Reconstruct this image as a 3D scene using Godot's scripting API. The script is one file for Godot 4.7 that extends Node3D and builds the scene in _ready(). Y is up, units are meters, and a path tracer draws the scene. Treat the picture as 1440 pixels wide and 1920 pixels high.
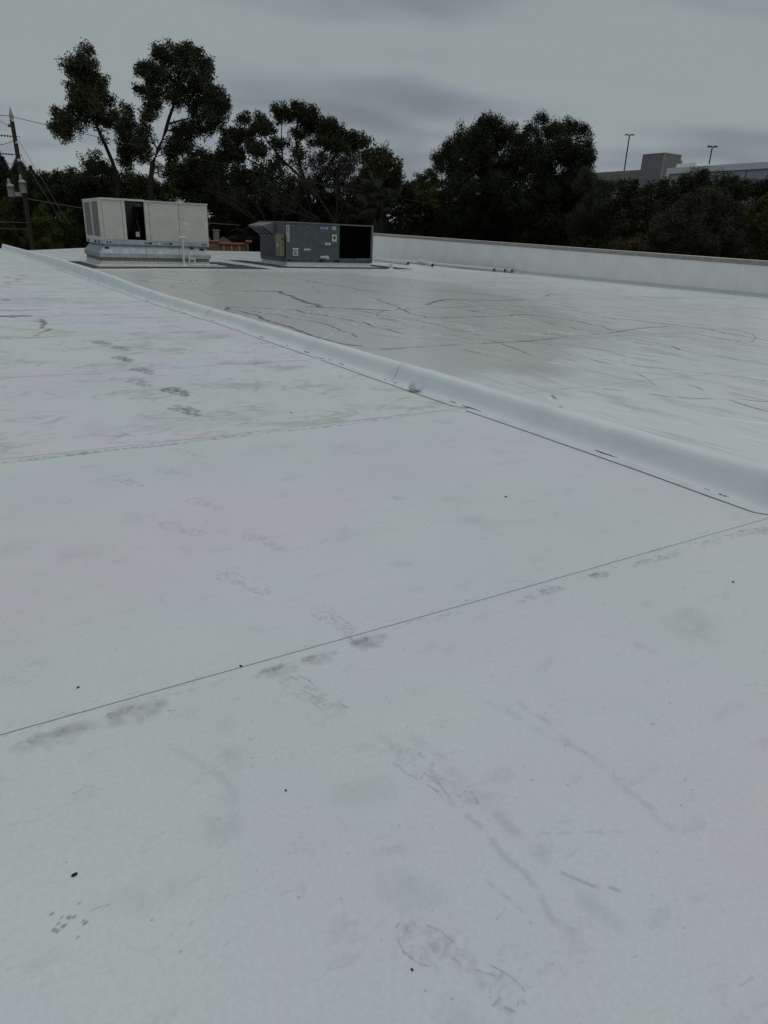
extends Node3D

const GROUND := -6.0
var M := {}
var names := {}
var rng := RandomNumberGenerator.new()


func _ready():
	rng.seed = 11
	# ---------- camera, sky, sun, exposure ----------
	var cam := Camera3D.new()
	cam.name = "camera"
	cam.fov = 72.89
	cam.near = 0.05
	cam.far = 2000.0
	add_child(cam)
	cam.transform = Transform3D(Basis(Vector3(0.8564, 0.038, 0.515), Vector3(0.1609, 0.9276, -0.3373), Vector3(-0.4905, 0.3717, 0.7882)).orthonormalized(), Vector3(0, 1.48, 0))
	cam.current = true
	var env := Environment.new()
	env.background_mode = Environment.BG_SKY
	env.tonemap_mode = Environment.TONE_MAPPER_LINEAR
	env.tonemap_exposure = 1.0
	env.sdfgi_enabled = true
	env.ssao_enabled = true
	env.ssil_enabled = true
	var sky := Sky.new()
	var pano := PanoramaSkyMaterial.new()
	pano.panorama = overcast()
	sky.sky_material = pano
	env.sky = sky
	var we := WorldEnvironment.new()
	we.name = "world_environment"
	we.environment = env
	add_child(we)
	var sun := DirectionalLight3D.new()
	sun.name = "sun"
	sun.light_energy = 0.205
	sun.light_color = Color(1.0, 0.985, 0.96)
	sun.light_angular_distance = 40.0
	sun.shadow_enabled = true
	add_child(sun)
	sun.look_at_from_position(Vector3(6, 30, 9), Vector3.ZERO)
	# ---------- materials, then the large structure, then the objects ----------
	materials()
	terrain()
	roofs()
	curb_wall()
	parapet()
	beige_unit()
	grey_unit()
	pads()
	pipes()
	small_things()
	utility_pole()
	far_buildings()
	tiled_house()
	woods()


# ====================== helpers ======================
func numbered(called: String) -> String:
	if not names.has(called):
		names[called] = 0
		return called
	names[called] += 1
	return "%s_%03d" % [called, names[called]]


func tag(o: Node3D, label: String, category := "", group := "") -> Node3D:
	o.set_meta("label", label)
	if category != "":
		o.set_meta("category", category)
	if group != "":
		o.set_meta("group", group)
	return o


func thing(called: String, label: String, category: String, at := Vector3.ZERO, turn := 0.0, group := "") -> Node3D:
	var o := Node3D.new()
	o.name = numbered(called)
	add_child(o, true)
	o.position = at
	o.rotation.y = turn
	tag(o, label, category, group)
	return o


func structure(called: String) -> Node3D:
	var o := Node3D.new()
	o.name = numbered(called)
	o.set_meta("kind", "structure")
	add_child(o, true)
	return o


func new_st() -> SurfaceTool:
	var st := SurfaceTool.new()
	st.begin(Mesh.PRIMITIVE_TRIANGLES)
	return st


func put(called: String, st: SurfaceTool, mat: Material, parent: Node = null, flat := true) -> MeshInstance3D:
	if flat:
		st.generate_normals()
	return put_mesh(called, st.commit(), mat, parent)


func put_mesh(called: String, mesh: Mesh, mat: Material, parent: Node = null) -> MeshInstance3D:
	var o := MeshInstance3D.new()
	o.mesh = mesh
	o.material_override = mat
	if parent == null:
		o.name = numbered(called)
		add_child(o, true)
	else:
		var k := 0
		var n := called
		while parent.has_node(NodePath(n)):
			k += 1
			n = "%s_%03d" % [called, k]
		o.name = n
		parent.add_child(o, true)
	return o


# a quad whose corners run counter-clockwise seen from outside
func quad(st: SurfaceTool, a: Vector3, b: Vector3, c: Vector3, d: Vector3) -> void:
	st.set_smooth_group(-1)
	for p in [a, c, b, a, d, c]:
		st.add_vertex(p)


# box between two corners, with a chamfer
func bx(st: SurfaceTool, lo: Vector3, hi: Vector3, xf := Transform3D.IDENTITY) -> void:
	var p: Array[Vector3] = []
	for i in 8:
		p.append(xf * Vector3(hi.x if i & 1 else lo.x, hi.y if i & 2 else lo.y, hi.z if i & 4 else lo.z))
	quad(st, p[4], p[5], p[7], p[6])
	quad(st, p[1], p[0], p[2], p[3])
	quad(st, p[5], p[1], p[3], p[7])
	quad(st, p[0], p[4], p[6], p[2])
	quad(st, p[6], p[7], p[3], p[2])
	quad(st, p[0], p[1], p[5], p[4])


func box_part(called: String, lo: Vector3, hi: Vector3, mat: Material, parent: Node = null) -> MeshInstance3D:
	var st := new_st()
	bx(st, lo, hi)
	return put(called, st, mat, parent)


# tube along points, radius from r0 to r1
func tube(st: SurfaceTool, pts: Array, r0: float, r1 := -1.0, sides := 8, caps := true) -> void:
	if r1 < 0.0:
		r1 = r0
	var rings := []
	var n := pts.size()
	for i in n:
		var dir: Vector3 = (pts[min(i + 1, n - 1)] - pts[max(i - 1, 0)]).normalized()
		var u := dir.cross(Vector3.UP if absf(dir.y) < 0.9 else Vector3.RIGHT).normalized()
		var v := u.cross(dir).normalized()
		var r := lerpf(r0, r1, float(i) / maxf(1, n - 1))
		var ring: Array[Vector3] = []
		for k in sides:
			var a := TAU * k / sides
			ring.append(pts[i] + (u * cos(a) + v * sin(a)) * r)
		rings.append(ring)
	st.set_smooth_group(0)
	for i in n - 1:
		for k in sides:
			var a: Vector3 = rings[i][k]
			var b: Vector3 = rings[i][(k + 1) % sides]
			var c: Vector3 = rings[i + 1][(k + 1) % sides]
			var d: Vector3 = rings[i + 1][k]
			for p in [a, b, c, a, c, d]:
				st.add_vertex(p)
	if caps:
		st.set_smooth_group(-1)
		for k in sides:
			for p in [pts[0], rings[0][(k + 1) % sides], rings[0][k], pts[n - 1], rings[n - 1][k], rings[n - 1][(k + 1) % sides]]:
				st.add_vertex(p)


# round body about a vertical axis through c, profile of (radius, height)
func lathe(st: SurfaceTool, c: Vector3, prof: Array, sides := 14) -> void:
	st.set_smooth_group(1)
	for i in prof.size() - 1:
		for k in sides:
			var a0 := TAU * k / sides
			var a1 := TAU * (k + 1) / sides
			var p: Vector2 = prof[i]
			var q: Vector2 = prof[i + 1]
			var a := c + Vector3(cos(a0) * p.x, p.y, sin(a0) * p.x)
			var b := c + Vector3(cos(a1) * p.x, p.y, sin(a1) * p.x)
			var d := c + Vector3(cos(a0) * q.x, q.y, sin(a0) * q.x)
			var e := c + Vector3(cos(a1) * q.x, q.y, sin(a1) * q.x)
			for v in [a, b, e, a, e, d]:
				st.add_vertex(v)


# outline (x, y) counter-clockwise, pushed out from z0 to z1
func prism(st: SurfaceTool, outline: Array, z0: float, z1: float, xf := Transform3D.IDENTITY) -> void:
	var poly := PackedVector2Array(outline)
	var tri := Geometry2D.triangulate_polygon(poly)
	st.set_smooth_group(-1)
	for i in range(0, tri.size(), 3):
		var t := [poly[tri[i]], poly[tri[i + 1]], poly[tri[i + 2]]]
		var area: float = (t[1] - t[0]).cross(t[2] - t[0])
		if area < 0:
			t = [t[0], t[2], t[1]]
		for k in [0, 2, 1]:
			st.add_vertex(xf * Vector3(t[k].x, t[k].y, z1))
		for k in [0, 1, 2]:
			st.add_vertex(xf * Vector3(t[k].x, t[k].y, z0))
	var n := poly.size()
	for i in n:
		var a := poly[i]
		var b := poly[(i + 1) % n]
		quad(st, xf * Vector3(a.x, a.y, z0), xf * Vector3(b.x, b.y, z0), xf * Vector3(b.x, b.y, z1), xf * Vector3(a.x, a.y, z1))


func lin(r: float, g: float, b: float) -> Color:
	return Color(r, g, b).linear_to_srgb()


func mat(r: float, g: float, b: float, rough := 0.6, spec := 0.4, metal := 0.0) -> StandardMaterial3D:
	var m := StandardMaterial3D.new()
	m.albedo_color = lin(r, g, b)
	m.roughness = rough
	m.metallic_specular = spec
	m.metallic = metal
	return m


func noise_tex(freq: float, lo: Color, hi: Color, size := 512, oct := 4, sd := 1, normal := false) -> NoiseTexture2D:
	var n := FastNoiseLite.new()
	n.noise_type = FastNoiseLite.TYPE_SIMPLEX_SMOOTH
	n.frequency = freq
	n.fractal_octaves = oct
	n.seed = sd
	var t := NoiseTexture2D.new()
	t.width = size
	t.height = size
	t.seamless = true
	t.noise = n
	if normal:
		t.as_normal_map = true
		t.bump_strength = 3.0
	else:
		var g := Gradient.new()
		g.set_color(0, lo)
		g.set_color(1, hi)
		t.color_ramp = g
	return t


# a material with grain and wear: the noise multiplies the colour, mapped in world metres
func worn(r: float, g: float, b: float, rough: float, freq: float, low: float, metres: float, sd := 1, spec := 0.4, metal := 0.0) -> StandardMaterial3D:
	var m := mat(r, g, b, rough, spec, metal)
	m.albedo_texture = noise_tex(freq, Color(low, low, low), Color.WHITE, 256, 5, sd)
	m.uv1_triplanar = true
	m.uv1_world_triplanar = true
	m.uv1_scale = Vector3.ONE / metres
	return m


func curve(table: Array, z: float) -> float:
	if z >= table[0][0]:
		return table[0][1]
	for i in table.size() - 1:
		if z >= table[i + 1][0]:
			var t: float = (z - table[i][0]) / (table[i + 1][0] - table[i][0])
			return lerpf(table[i][1], table[i + 1][1], t)
	return table[-1][1]


# ====================== sky ======================
func overcast() -> ImageTexture:
	var w := 1024
	var h := 512
	var im := Image.create(w, h, false, Image.FORMAT_RGBF)
	var n := FastNoiseLite.new()
	n.seed = 5
	n.frequency = 0.95
	n.fractal_octaves = 5
	n.fractal_gain = 0.5
	var n2 := FastNoiseLite.new()
	n2.seed = 23
	n2.frequency = 1.6
	n2.fractal_octaves = 4
	for y in h:
		var e := (0.5 - (y + 0.5) / h) * PI
		for x in w:
			var a := ((x + 0.5) / w - 0.5) * TAU
			var dir := Vector3(sin(a) * cos(e), sin(e), -cos(a) * cos(e))
			var up := maxf(dir.y, 0.0)
			var k := 1.0 / (up + 0.22)
			# the sheet of cloud lies flat overhead; its rolls run from the left to the right of the view
			var p := Vector3(dir.x * k * 0.62 + dir.z * k * 0.2, dir.z * k * 1.1 - dir.x * k * 0.5, 0.0)
			p += Vector3(n2.get_noise_3d(p.x * 0.4, p.y * 0.4, 9.0), n2.get_noise_3d(p.x * 0.4, p.y * 0.4, 19.0), 0.0) * 0.35
			var v := n.get_noise_3d(p.x * 0.75, p.y, 0.0) * 1.5 + n.get_noise_3d(p.x * 0.3, p.y * 0.35, 40.0) * 0.6 + n2.get_noise_3d(p.x * 0.6, p.y * 1.7, 3.0) * 0.55 + n2.get_noise_3d(p.x * 0.5 + p.y * 0.5, p.y * 3.2, 60.0) * 0.45
			# brighter cloud to the left, a pale streak low over the right, a duller roll between
			var az := rad_to_deg(a)
			var el := rad_to_deg(e)
			v += 0.30 * smoothstep(24.0, 4.0, az - el * 0.25) - 0.2 * exp(-pow((el - 22.0 + (az - 30.0) * 0.12) / 6.0, 2.0)) + 0.22 * exp(-pow((el - 13.5 - (az - 40.0) * 0.05) / 2.6, 2.0)) * smoothstep(18.0, 34.0, az)
			var t := smoothstep(-0.62, 0.62, v)
			var lum := lerpf(0.21, 0.325, t) * (1.0 + 0.5 * up * up)
			lum *= lerpf(1.0, 1.06, smoothstep(0.25, 0.0, up))
			var warm := smoothstep(-0.1, 0.5, v)
			var c := Color(0.875, 1.0, 1.12).lerp(Color(0.89, 1.02, 1.03), warm)
			if e < 0.0:
				lum = 0.12
			im.set_pixel(x, y, Color(c.r * lum, c.g * lum, c.b * lum))
	return ImageTexture.create_from_image(im)


# ====================== materials ======================
func materials() -> void:
	M.lap = mat(0.34, 0.342, 0.342, 0.9)
	M.strip_line = mat(0.2, 0.2, 0.2, 0.9)
	M.scrap = mat(0.07, 0.07, 0.072, 0.9)
	M.lap_soft = mat(0.36, 0.37, 0.37, 0.9)
	M.strip = worn(0.70, 0.735, 0.73, 0.5, 0.02, 0.93, 1.4, 41)
	M.curb = worn(0.80, 0.845, 0.835, 0.5, 0.012, 0.94, 2.2, 42)
	M.wall = worn(0.9, 0.9, 0.885, 0.55, 0.01, 0.95, 4.0, 43)
	M.coping = worn(0.42, 0.39, 0.345, 0.5, 0.03, 0.8, 1.5, 44)
	M.coping_top = mat(0.55, 0.55, 0.53, 0.5)
	M.stucco = worn(0.42, 0.39, 0.35, 0.9, 0.04, 0.8, 2.0, 45)
	M.ground = worn(0.06, 0.065, 0.035, 0.95, 0.02, 0.5, 12.0, 46)
	M.pad = worn(0.075, 0.085, 0.085, 0.85, 0.05, 0.7, 0.8, 47)
	M.beige = worn(0.56, 0.55, 0.49, 0.5, 0.012, 0.95, 1.6, 48)
	M.beige_frame = worn(0.60, 0.585, 0.525, 0.5, 0.02, 0.9, 1.2, 49)
	M.galv = worn(0.46, 0.53, 0.54, 0.42, 0.015, 0.8, 1.3, 50, 0.5, 0.2)
	M.galv_dark = worn(0.27, 0.32, 0.335, 0.45, 0.02, 0.75, 1.0, 51, 0.5, 0.25)
	M.wood = worn(0.32, 0.28, 0.22, 0.8, 0.03, 0.7, 0.7, 52)
	M.skirt = worn(0.66, 0.67, 0.65, 0.55, 0.02, 0.85, 1.2, 53)
	M.dark = mat(0.006, 0.006, 0.007, 0.9, 0.1)
	M.black = mat(0.012, 0.012, 0.013, 0.7)
	M.coil = worn(0.16, 0.19, 0.22, 0.5, 0.05, 0.6, 0.3, 54, 0.5, 0.3)
	M.bar = mat(0.36, 0.355, 0.32, 0.5)
	M.white = mat(0.72, 0.72, 0.70, 0.45)
	M.label = mat(0.66, 0.67, 0.66, 0.5)
	M.ink = mat(0.2, 0.2, 0.21, 0.7)
	M.hood_bar = mat(0.42, 0.43, 0.43, 0.5)
	M.pvc = worn(0.68, 0.68, 0.64, 0.4, 0.03, 0.86, 0.5, 55)
	M.pvc_old = worn(0.82, 0.81, 0.76, 0.45, 0.03, 0.8, 0.6, 56)
	M.slate = worn(0.096, 0.114, 0.120, 0.45, 0.012, 0.88, 1.5, 57)
	M.slate_side = worn(0.12, 0.13, 0.132, 0.5, 0.02, 0.88, 1.1, 58)
	M.slate_dark = worn(0.05, 0.057, 0.063, 0.5, 0.02, 0.85, 1.1, 58)
	M.slate_light = worn(0.19, 0.20, 0.20, 0.45, 0.02, 0.85, 1.1, 59)
	M.mesh_dark = mat(0.02, 0.022, 0.024, 0.7)
	M.khaki = worn(0.26, 0.25, 0.13, 0.5, 0.02, 0.85, 0.5, 60)
	M.box_grey = worn(0.25, 0.25, 0.23, 0.5, 0.02, 0.85, 0.5, 61)
	M.logo_blue = mat(0.012, 0.02, 0.20, 0.4)
	M.green = mat(0.01, 0.075, 0.045, 0.5)
	M.pole = worn(0.075, 0.068, 0.06, 0.9, 0.03, 0.6, 0.9, 62)
	M.pole_cap = mat(0.33, 0.34, 0.34, 0.5)
	M.porcelain = mat(0.08, 0.11, 0.10, 0.3)
	M.transformer = worn(0.42, 0.43, 0.43, 0.5, 0.02, 0.85, 0.8, 63)
	M.wire = mat(0.03, 0.03, 0.03, 0.6)
	M.guy = mat(0.17, 0.17, 0.155, 0.6)
	M.tower = worn(0.285, 0.275, 0.265, 0.85, 0.01, 0.9, 6.0, 64)
	M.tower_trim = mat(0.36, 0.355, 0.345, 0.8)
	M.white_build = worn(0.46, 0.50, 0.515, 0.7, 0.01, 0.9, 6.0, 65)
	M.white_trim = mat(0.75, 0.77, 0.77, 0.6)
	M.garage_panel = worn(0.34, 0.335, 0.29, 0.8, 0.02, 0.85, 3.0, 66)
	M.lamp = mat(0.03, 0.03, 0.032, 0.6)
	M.clay = worn(0.46, 0.17, 0.09, 0.8, 0.05, 0.6, 0.7, 67)
	M.house = worn(0.30, 0.2, 0.145, 0.9, 0.04, 0.7, 1.0, 68)
	M.chimney = worn(0.36, 0.29, 0.24, 0.9, 0.04, 0.7, 0.7, 69)
	M.bark = worn(0.05, 0.043, 0.036, 0.95, 0.05, 0.55, 0.8, 70)
	M.twig = worn(0.06, 0.055, 0.048, 0.95, 0.05, 0.6, 0.8, 71)
	M.frond = mat(0.022, 0.027, 0.016, 0.6, 0.2)
	M.frond_dead = mat(0.05, 0.046, 0.036, 0.9, 0.1)
	M.bird = mat(0.02, 0.018, 0.015, 0.9)
	M.wrap = mat(0.55, 0.58, 0.64, 0.25, 0.6)
	M.leaf = mat(1, 1, 1, 0.75, 0.15)
	M.leaf.vertex_color_use_as_albedo = true
	M.debris = mat(0.015, 0.012, 0.01, 0.9)


# ====================== stain painting on the membrane ======================
class Paint:
	var w: int
	var h: int
	var data: PackedByteArray
	var x0: float
	var z0: float
	var sx: float
	var sz: float
	var r := RandomNumberGenerator.new()
	var brk := FastNoiseLite.new()

	# the sheet's own colours vary a little; the image covers x0..x1 by z0..z1 (z0 is the far edge)
	func start(size: Vector2i, area: Rect2, tints: Array, freq: float, sd: int) -> void:
		w = size.x
		h = size.y
		x0 = area.position.x
		z0 = area.position.y
		sx = w / area.size.x
		sz = h / area.size.y
		r.seed = sd
		brk.seed = sd
		brk.frequency = 14.0
		var n := FastNoiseLite.new()
		n.seed = sd
		n.frequency = freq
		n.fractal_octaves = 4
		var n2 := FastNoiseLite.new()
		n2.seed = sd + 9
		n2.frequency = freq * 1.7
		n2.fractal_octaves = 5
		var small := Image.create(256, 256, false, Image.FORMAT_RGB8)
		for y in 256:
			for x in 256:
				var px := x0 + area.size.x * x / 255.0
				var pz := z0 + area.size.y * y / 255.0
				var a := smoothstep(-0.12, 0.2, n.get_noise_2d(px, pz))
				var b := smoothstep(0.0, 0.4, n.get_noise_2d(px + 50, pz))
				var d := 1.0 + 0.05 * n2.get_noise_2d(px, pz)
				var c: Color = tints[0].lerp(tints[1], a).lerp(tints[2], b * 0.7)
				small.set_pixel(x, y, Color(c.r * d, c.g * d, c.b * d).linear_to_srgb())
		small.resize(w, h, Image.INTERPOLATE_CUBIC)
		data = small.get_data()

	# ingrained grime: thin veins and soft stains left by water, longer along x than along z
	func grime(veins: float, stains: float, feature: float, amount: float, long_z := false) -> void:
		var n := FastNoiseLite.new()
		n.seed = 301
		n.noise_type = FastNoiseLite.TYPE_SIMPLEX_SMOOTH
		n.fractal_type = FastNoiseLite.FRACTAL_RIDGED
		n.fractal_octaves = 4
		n.frequency = 1.0 / feature
		var a := n.get_image(w, h / 3) if long_z else n.get_image(w / 2, h)
		a.resize(w, h, Image.INTERPOLATE_BILINEAR)
		a.convert(Image.FORMAT_L8)
		var va := a.get_data()
		n.seed = 302
		n.fractal_type = FastNoiseLite.FRACTAL_FBM
		n.fractal_octaves = 5
		n.frequency = 0.35 / feature
		var b := n.get_image(w, h / 2) if long_z else n.get_image(w / 2, h)
		b.resize(w, h, Image.INTERPOLATE_BILINEAR)
		b.convert(Image.FORMAT_L8)
		var vb := b.get_data()
		var cut := int(veins * 255)
		var cut2 := int(stains * 255)
		for i in w * h:
			var loss := 0
			var q := vb[i]
			if q > cut2:
				loss = (q - cut2) * 2
			if va[i] > cut:
				loss += (va[i] - cut) * maxi(q - 90, 0) / 30
			if loss > 0:
				loss = int(minf(loss, 120) * amount)
				var j := i * 3
				data[j] = maxi(60, data[j] - loss)
				data[j + 1] = maxi(60, data[j + 1] - loss)
				data[j + 2] = maxi(60, data[j + 2] - loss)

	func dab(px: float, pz: float, radius: float, c: Color, alpha: float) -> void:
		var cx := (px - x0) * sx
		var cy := (pz - z0) * sz
		var rx := maxf(radius * sx, 0.6)
		var ry := maxf(radius * sz, 0.6)
		var cr := int(c.r * 255)
		var cg := int(c.g * 255)
		var cb := int(c.b * 255)
		for y in range(maxi(0, int(cy - ry)), mini(h, int(cy + ry) + 1)):
			for x in range(maxi(0, int(cx - rx)), mini(w, int(cx + rx) + 1)):
				var dx := (x + 0.5 - cx) / rx
				var dy := (y + 0.5 - cy) / ry
				var q := dx * dx + dy * dy
				if q < 1.0:
					var k := alpha * (1.0 - q)
					var i := (y * w + x) * 3
					data[i] = int(lerpf(data[i], cr, k))
					data[i + 1] = int(lerpf(data[i + 1], cg, k))
					data[i + 2] = int(lerpf(data[i + 2], cb, k))

	# a trail through points, broken by noise; gap is the share left bare
	func trail(pts: Array, radius: float, c: Color, alpha: float, gap := 0.0, wob := 0.0) -> void:
		for i in pts.size() - 1:
			var a: Vector2 = pts[i]
			var b: Vector2 = pts[i + 1]
			var n := int(a.distance_to(b) / (radius * 0.6)) + 1
			for k in n:
				var p := a.lerp(b, float(k) / n)
				if wob > 0.0:
					p += Vector2(brk.get_noise_2d(p.x * 0.25, p.y * 0.25), brk.get_noise_2d(p.x * 0.25 + 70, p.y * 0.25)) * wob
				var g := brk.get_noise_2d(p.x, p.y) * 0.9 + 0.5
				if g > gap:
					dab(p.x, p.y, radius * r.randf_range(0.7, 1.25), c, alpha * clampf((g - gap) * 3.0, 0.2, 1.0))

	# a wet or dirty patch with a ragged outline
	func blot(c0: Vector2, rx: float, rz: float, c: Color, alpha: float, rag := 0.5, count := 160, size := 0.2) -> void:
		for k in count:
			var a := r.randf() * TAU
			var q := sqrt(r.randf())
			var p := c0 + Vector2(cos(a) * rx * q, sin(a) * rz * q)
			if brk.get_noise_2d(p.x * 0.8, p.y * 0.8) * 0.9 + 0.5 > rag * q:
				dab(p.x, p.y, minf(rx, rz) * size * r.randf_range(0.5, 1.2), c, alpha)

	# a shoe print: part of the rim of the sole, then bars of tread at ball and heel
	func shoe(c0: Vector2, ang: float, length: float, c: Color, alpha: float, wet := false, flip := 1.0) -> void:
		var ax := Vector2(sin(ang), -cos(ang))
		var ay := Vector2(cos(ang), sin(ang)) * flip
		var prof := [[0.0, 0.018], [0.06, 0.030], [0.2, 0.034], [0.42, 0.026], [0.6, 0.036], [0.75, 0.047], [0.88, 0.043], [0.96, 0.028], [1.0, 0.012]]
		var wid := func(t: float) -> float:
			for i in prof.size() - 1:
				if t <= prof[i + 1][0]:
					return lerpf(prof[i][1], prof[i + 1][1], (t - prof[i][0]) / (prof[i + 1][0] - prof[i][0]))
			return 0.01
		if wet:
			for k in 260:
				var t := r.randf()
				var o: float = wid.call(t) * r.randf_range(-1.6, 1.6)
				var p := c0 + ax * (t - 0.5) * length + ay * o
				if brk.get_noise_2d(p.x * 4.0, p.y * 4.0) > -0.1:
					dab(p.x, p.y, 0.02, c, alpha * 0.5)
			return
		for k in 260:
			var t := r.randf()
			var p: Vector2 = c0 + ax * (t - 0.5) * length + ay * (wid.call(t) * r.randf_range(-1.2, 1.2))
			if brk.get_noise_2d(p.x, p.y) > -0.1:
				dab(p.x, p.y, r.randf_range(0.004, 0.012), Color(0.52, 0.48, 0.51), 0.06)
		for side in [-1.0, 1.0]:
			for k in 110:
				var t := k / 109.0
				if side < 0 and t > 0.2 and t < 0.62:
					continue
				var p: Vector2 = c0 + ax * (t - 0.5) * length + ay * (side * wid.call(t) + 0.006 * sin(t * 5.0))
				if brk.get_noise_2d(p.x * 0.5, p.y * 0.5) > -0.02:
					dab(p.x, p.y, r.randf_range(0.0015, 0.0035), c, alpha)
		for k in 15:
			var t := k / 14.0
			if t > 0.3 and t < 0.55:
				continue
			var half: float = wid.call(t) * 0.8
			for j in 14:
				var o := lerpf(-half, half, j / 13.0)
				var p := c0 + ax * ((t - 0.5) * length + 0.012 * cos(o * 60.0)) + ay * o
				if brk.get_noise_2d(p.x * 1.3 + 9, p.y * 1.3) > 0.08:
					dab(p.x, p.y, r.randf_range(0.0015, 0.003), c, alpha * 0.8)
		# the arch line down the middle of the print
		for k in 30:
			var t := lerpf(0.25, 0.62, k / 29.0)
			var p := c0 + ax * (t - 0.5) * length + ay * (0.012 + 0.01 * sin(t * 9.0))
			if brk.get_noise_2d(p.x, p.y + 4) > -0.1:
				dab(p.x, p.y, 0.003, c, alpha * 0.9)

	func specks(n: int, lo: float, hi: float, c: Color, alpha: float, area: Rect2) -> void:
		for k in n:
			dab(area.position.x + r.randf() * area.size.x, area.position.y + r.randf() * area.size.y, r.randf_range(lo, hi), c, alpha * r.randf_range(0.4, 1.0))

	func texture() -> ImageTexture:
		return ImageTexture.create_from_image(Image.create_from_data(w, h, false, Image.FORMAT_RGB8, data))


func membrane(tex: Texture2D, rough: float, spec: float, grain: float, bump: float) -> StandardMaterial3D:
	var m := StandardMaterial3D.new()
	m.albedo_texture = tex
	m.roughness = rough
	m.metallic_specular = spec
	m.detail_enabled = true
	m.detail_blend_mode = BaseMaterial3D.BLEND_MODE_MUL
	m.detail_uv_layer = BaseMaterial3D.DETAIL_UV_2
	m.detail_albedo = noise_tex(0.09, Color(grain, grain, grain), Color.WHITE, 512, 4, 77)
	if bump > 0.0:
		m.normal_enabled = true
		m.normal_scale = bump
		m.normal_texture = noise_tex(0.06, Color.BLACK, Color.WHITE, 1024, 4, 78, true)
	return m


# ====================== terrain and roofs ======================
const DIP := [[2.0, 0.0], [-3.0, 0.0], [-7.0, -0.04], [-12.0, -0.08], [-17.0, -0.19], [-24.0, -0.26], [-36.0, -0.36], [-45.0, -0.41], [-62.0, -0.6]]
const TOP := [[2.0, 0.245], [-2.2, 0.228], [-3.5, 0.19], [-7.0, 0.15], [-13.0, 0.075], [-17.0, 0.02], [-20.0, 0.03], [-22.0, 0.06], [-26.0, 0.07], [-33.0, 0.03], [-42.0, -0.06], [-62.0, -0.27]]
const SEAM := -2.06
const ROLL := 3.05
const CURB_X := 4.10


func left_y(x: float, z: float) -> float:
	return curve(DIP, z) + 0.004 * sin(x * 1.3 + z * 0.7) * sin(z * 0.9 - x * 0.4)


func right_y(x: float, z: float) -> float:
	var low := minf(curve(TOP, z) - 0.1, 0.0)
	return lerpf(low, 0.0, smoothstep(4.3, 8.0, x)) + 0.004 * sin(x * 0.9 + z * 0.5) * sin(z * 0.6)


func terrain() -> void:
	var st := new_st()
	var n := 40
	for i in n:
		for j in n:
			var a := Vector2(-500.0 + 1000.0 * i / n, -500.0 + 1000.0 * j / n)
			var s := 1000.0 / n
			var y := func(p: Vector2) -> float: return GROUND - 0.2 + 0.4 * sin(p.x * 0.05) * cos(p.y * 0.04)
			quad(st, Vector3(a.x, y.call(a), a.y + s), Vector3(a.x + s, y.call(a + Vector2(s, s)), a.y + s), Vector3(a.x + s, y.call(a + Vector2(s, 0)), a.y), Vector3(a.x, y.call(a), a.y))
	var g := put("ground", st, M.ground)
	g.set_meta("kind", "structure")


# one sheet of roofing from z1 (near) to z0 (far); its near edge laps 4 mm over the sheet before it
func sheet(parent: Node, x0: float, x1: float, z0: float, z1: float, nx: int, nz: int, height: Callable, area: Rect2, m: Material, step := 0.0022, edge_mat: Material = null) -> void:
	var st := new_st()
	st.set_smooth_group(0)
	for j in nz:
		for i in nx:
			var c: Array[Vector3] = []
			for k in [[0, 1], [1, 1], [1, 0], [0, 0]]:
				var x := lerpf(x0, x1, float(i + k[0]) / nx)
				var t := float(j + k[1]) / nz
				var z := lerpf(z0, z1, t)
				var lap := step * smoothstep(0.35, 0.0, z1 - z)
				c.append(Vector3(x, height.call(x, z) + lap, z))
			for k in [0, 2, 1, 0, 3, 2]:
				var p := c[k]
				st.set_uv(Vector2((p.x - area.position.x) / area.size.x, (p.z - area.position.y) / area.size.y))
				st.set_uv2(Vector2(p.x, p.z) / 0.9)
				st.add_vertex(p)
	st.generate_normals()
	st.generate_tangents()
	var o := put("membrane_sheet", st, m, parent, false)
	# the cut edge of the lap, a dark line of sealant and dirt
	var e := new_st()
	var segs := maxi(nx, 8)
	for i in segs:
		var xa := lerpf(x0, x1, float(i) / segs)
		var xb := lerpf(x0, x1, float(i + 1) / segs)
		var ya: float = height.call(xa, z1)
		var yb: float = height.call(xb, z1)
		quad(e, Vector3(xa, ya - 0.01, z1 + 0.001), Vector3(xb, yb - 0.01, z1 + 0.001), Vector3(xb, yb + step - 0.0004, z1 + 0.001), Vector3(xa, ya + step - 0.0004, z1 + 0.001))
	put("lap_edge", e, edge_mat if edge_mat else M.lap, o)


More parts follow.
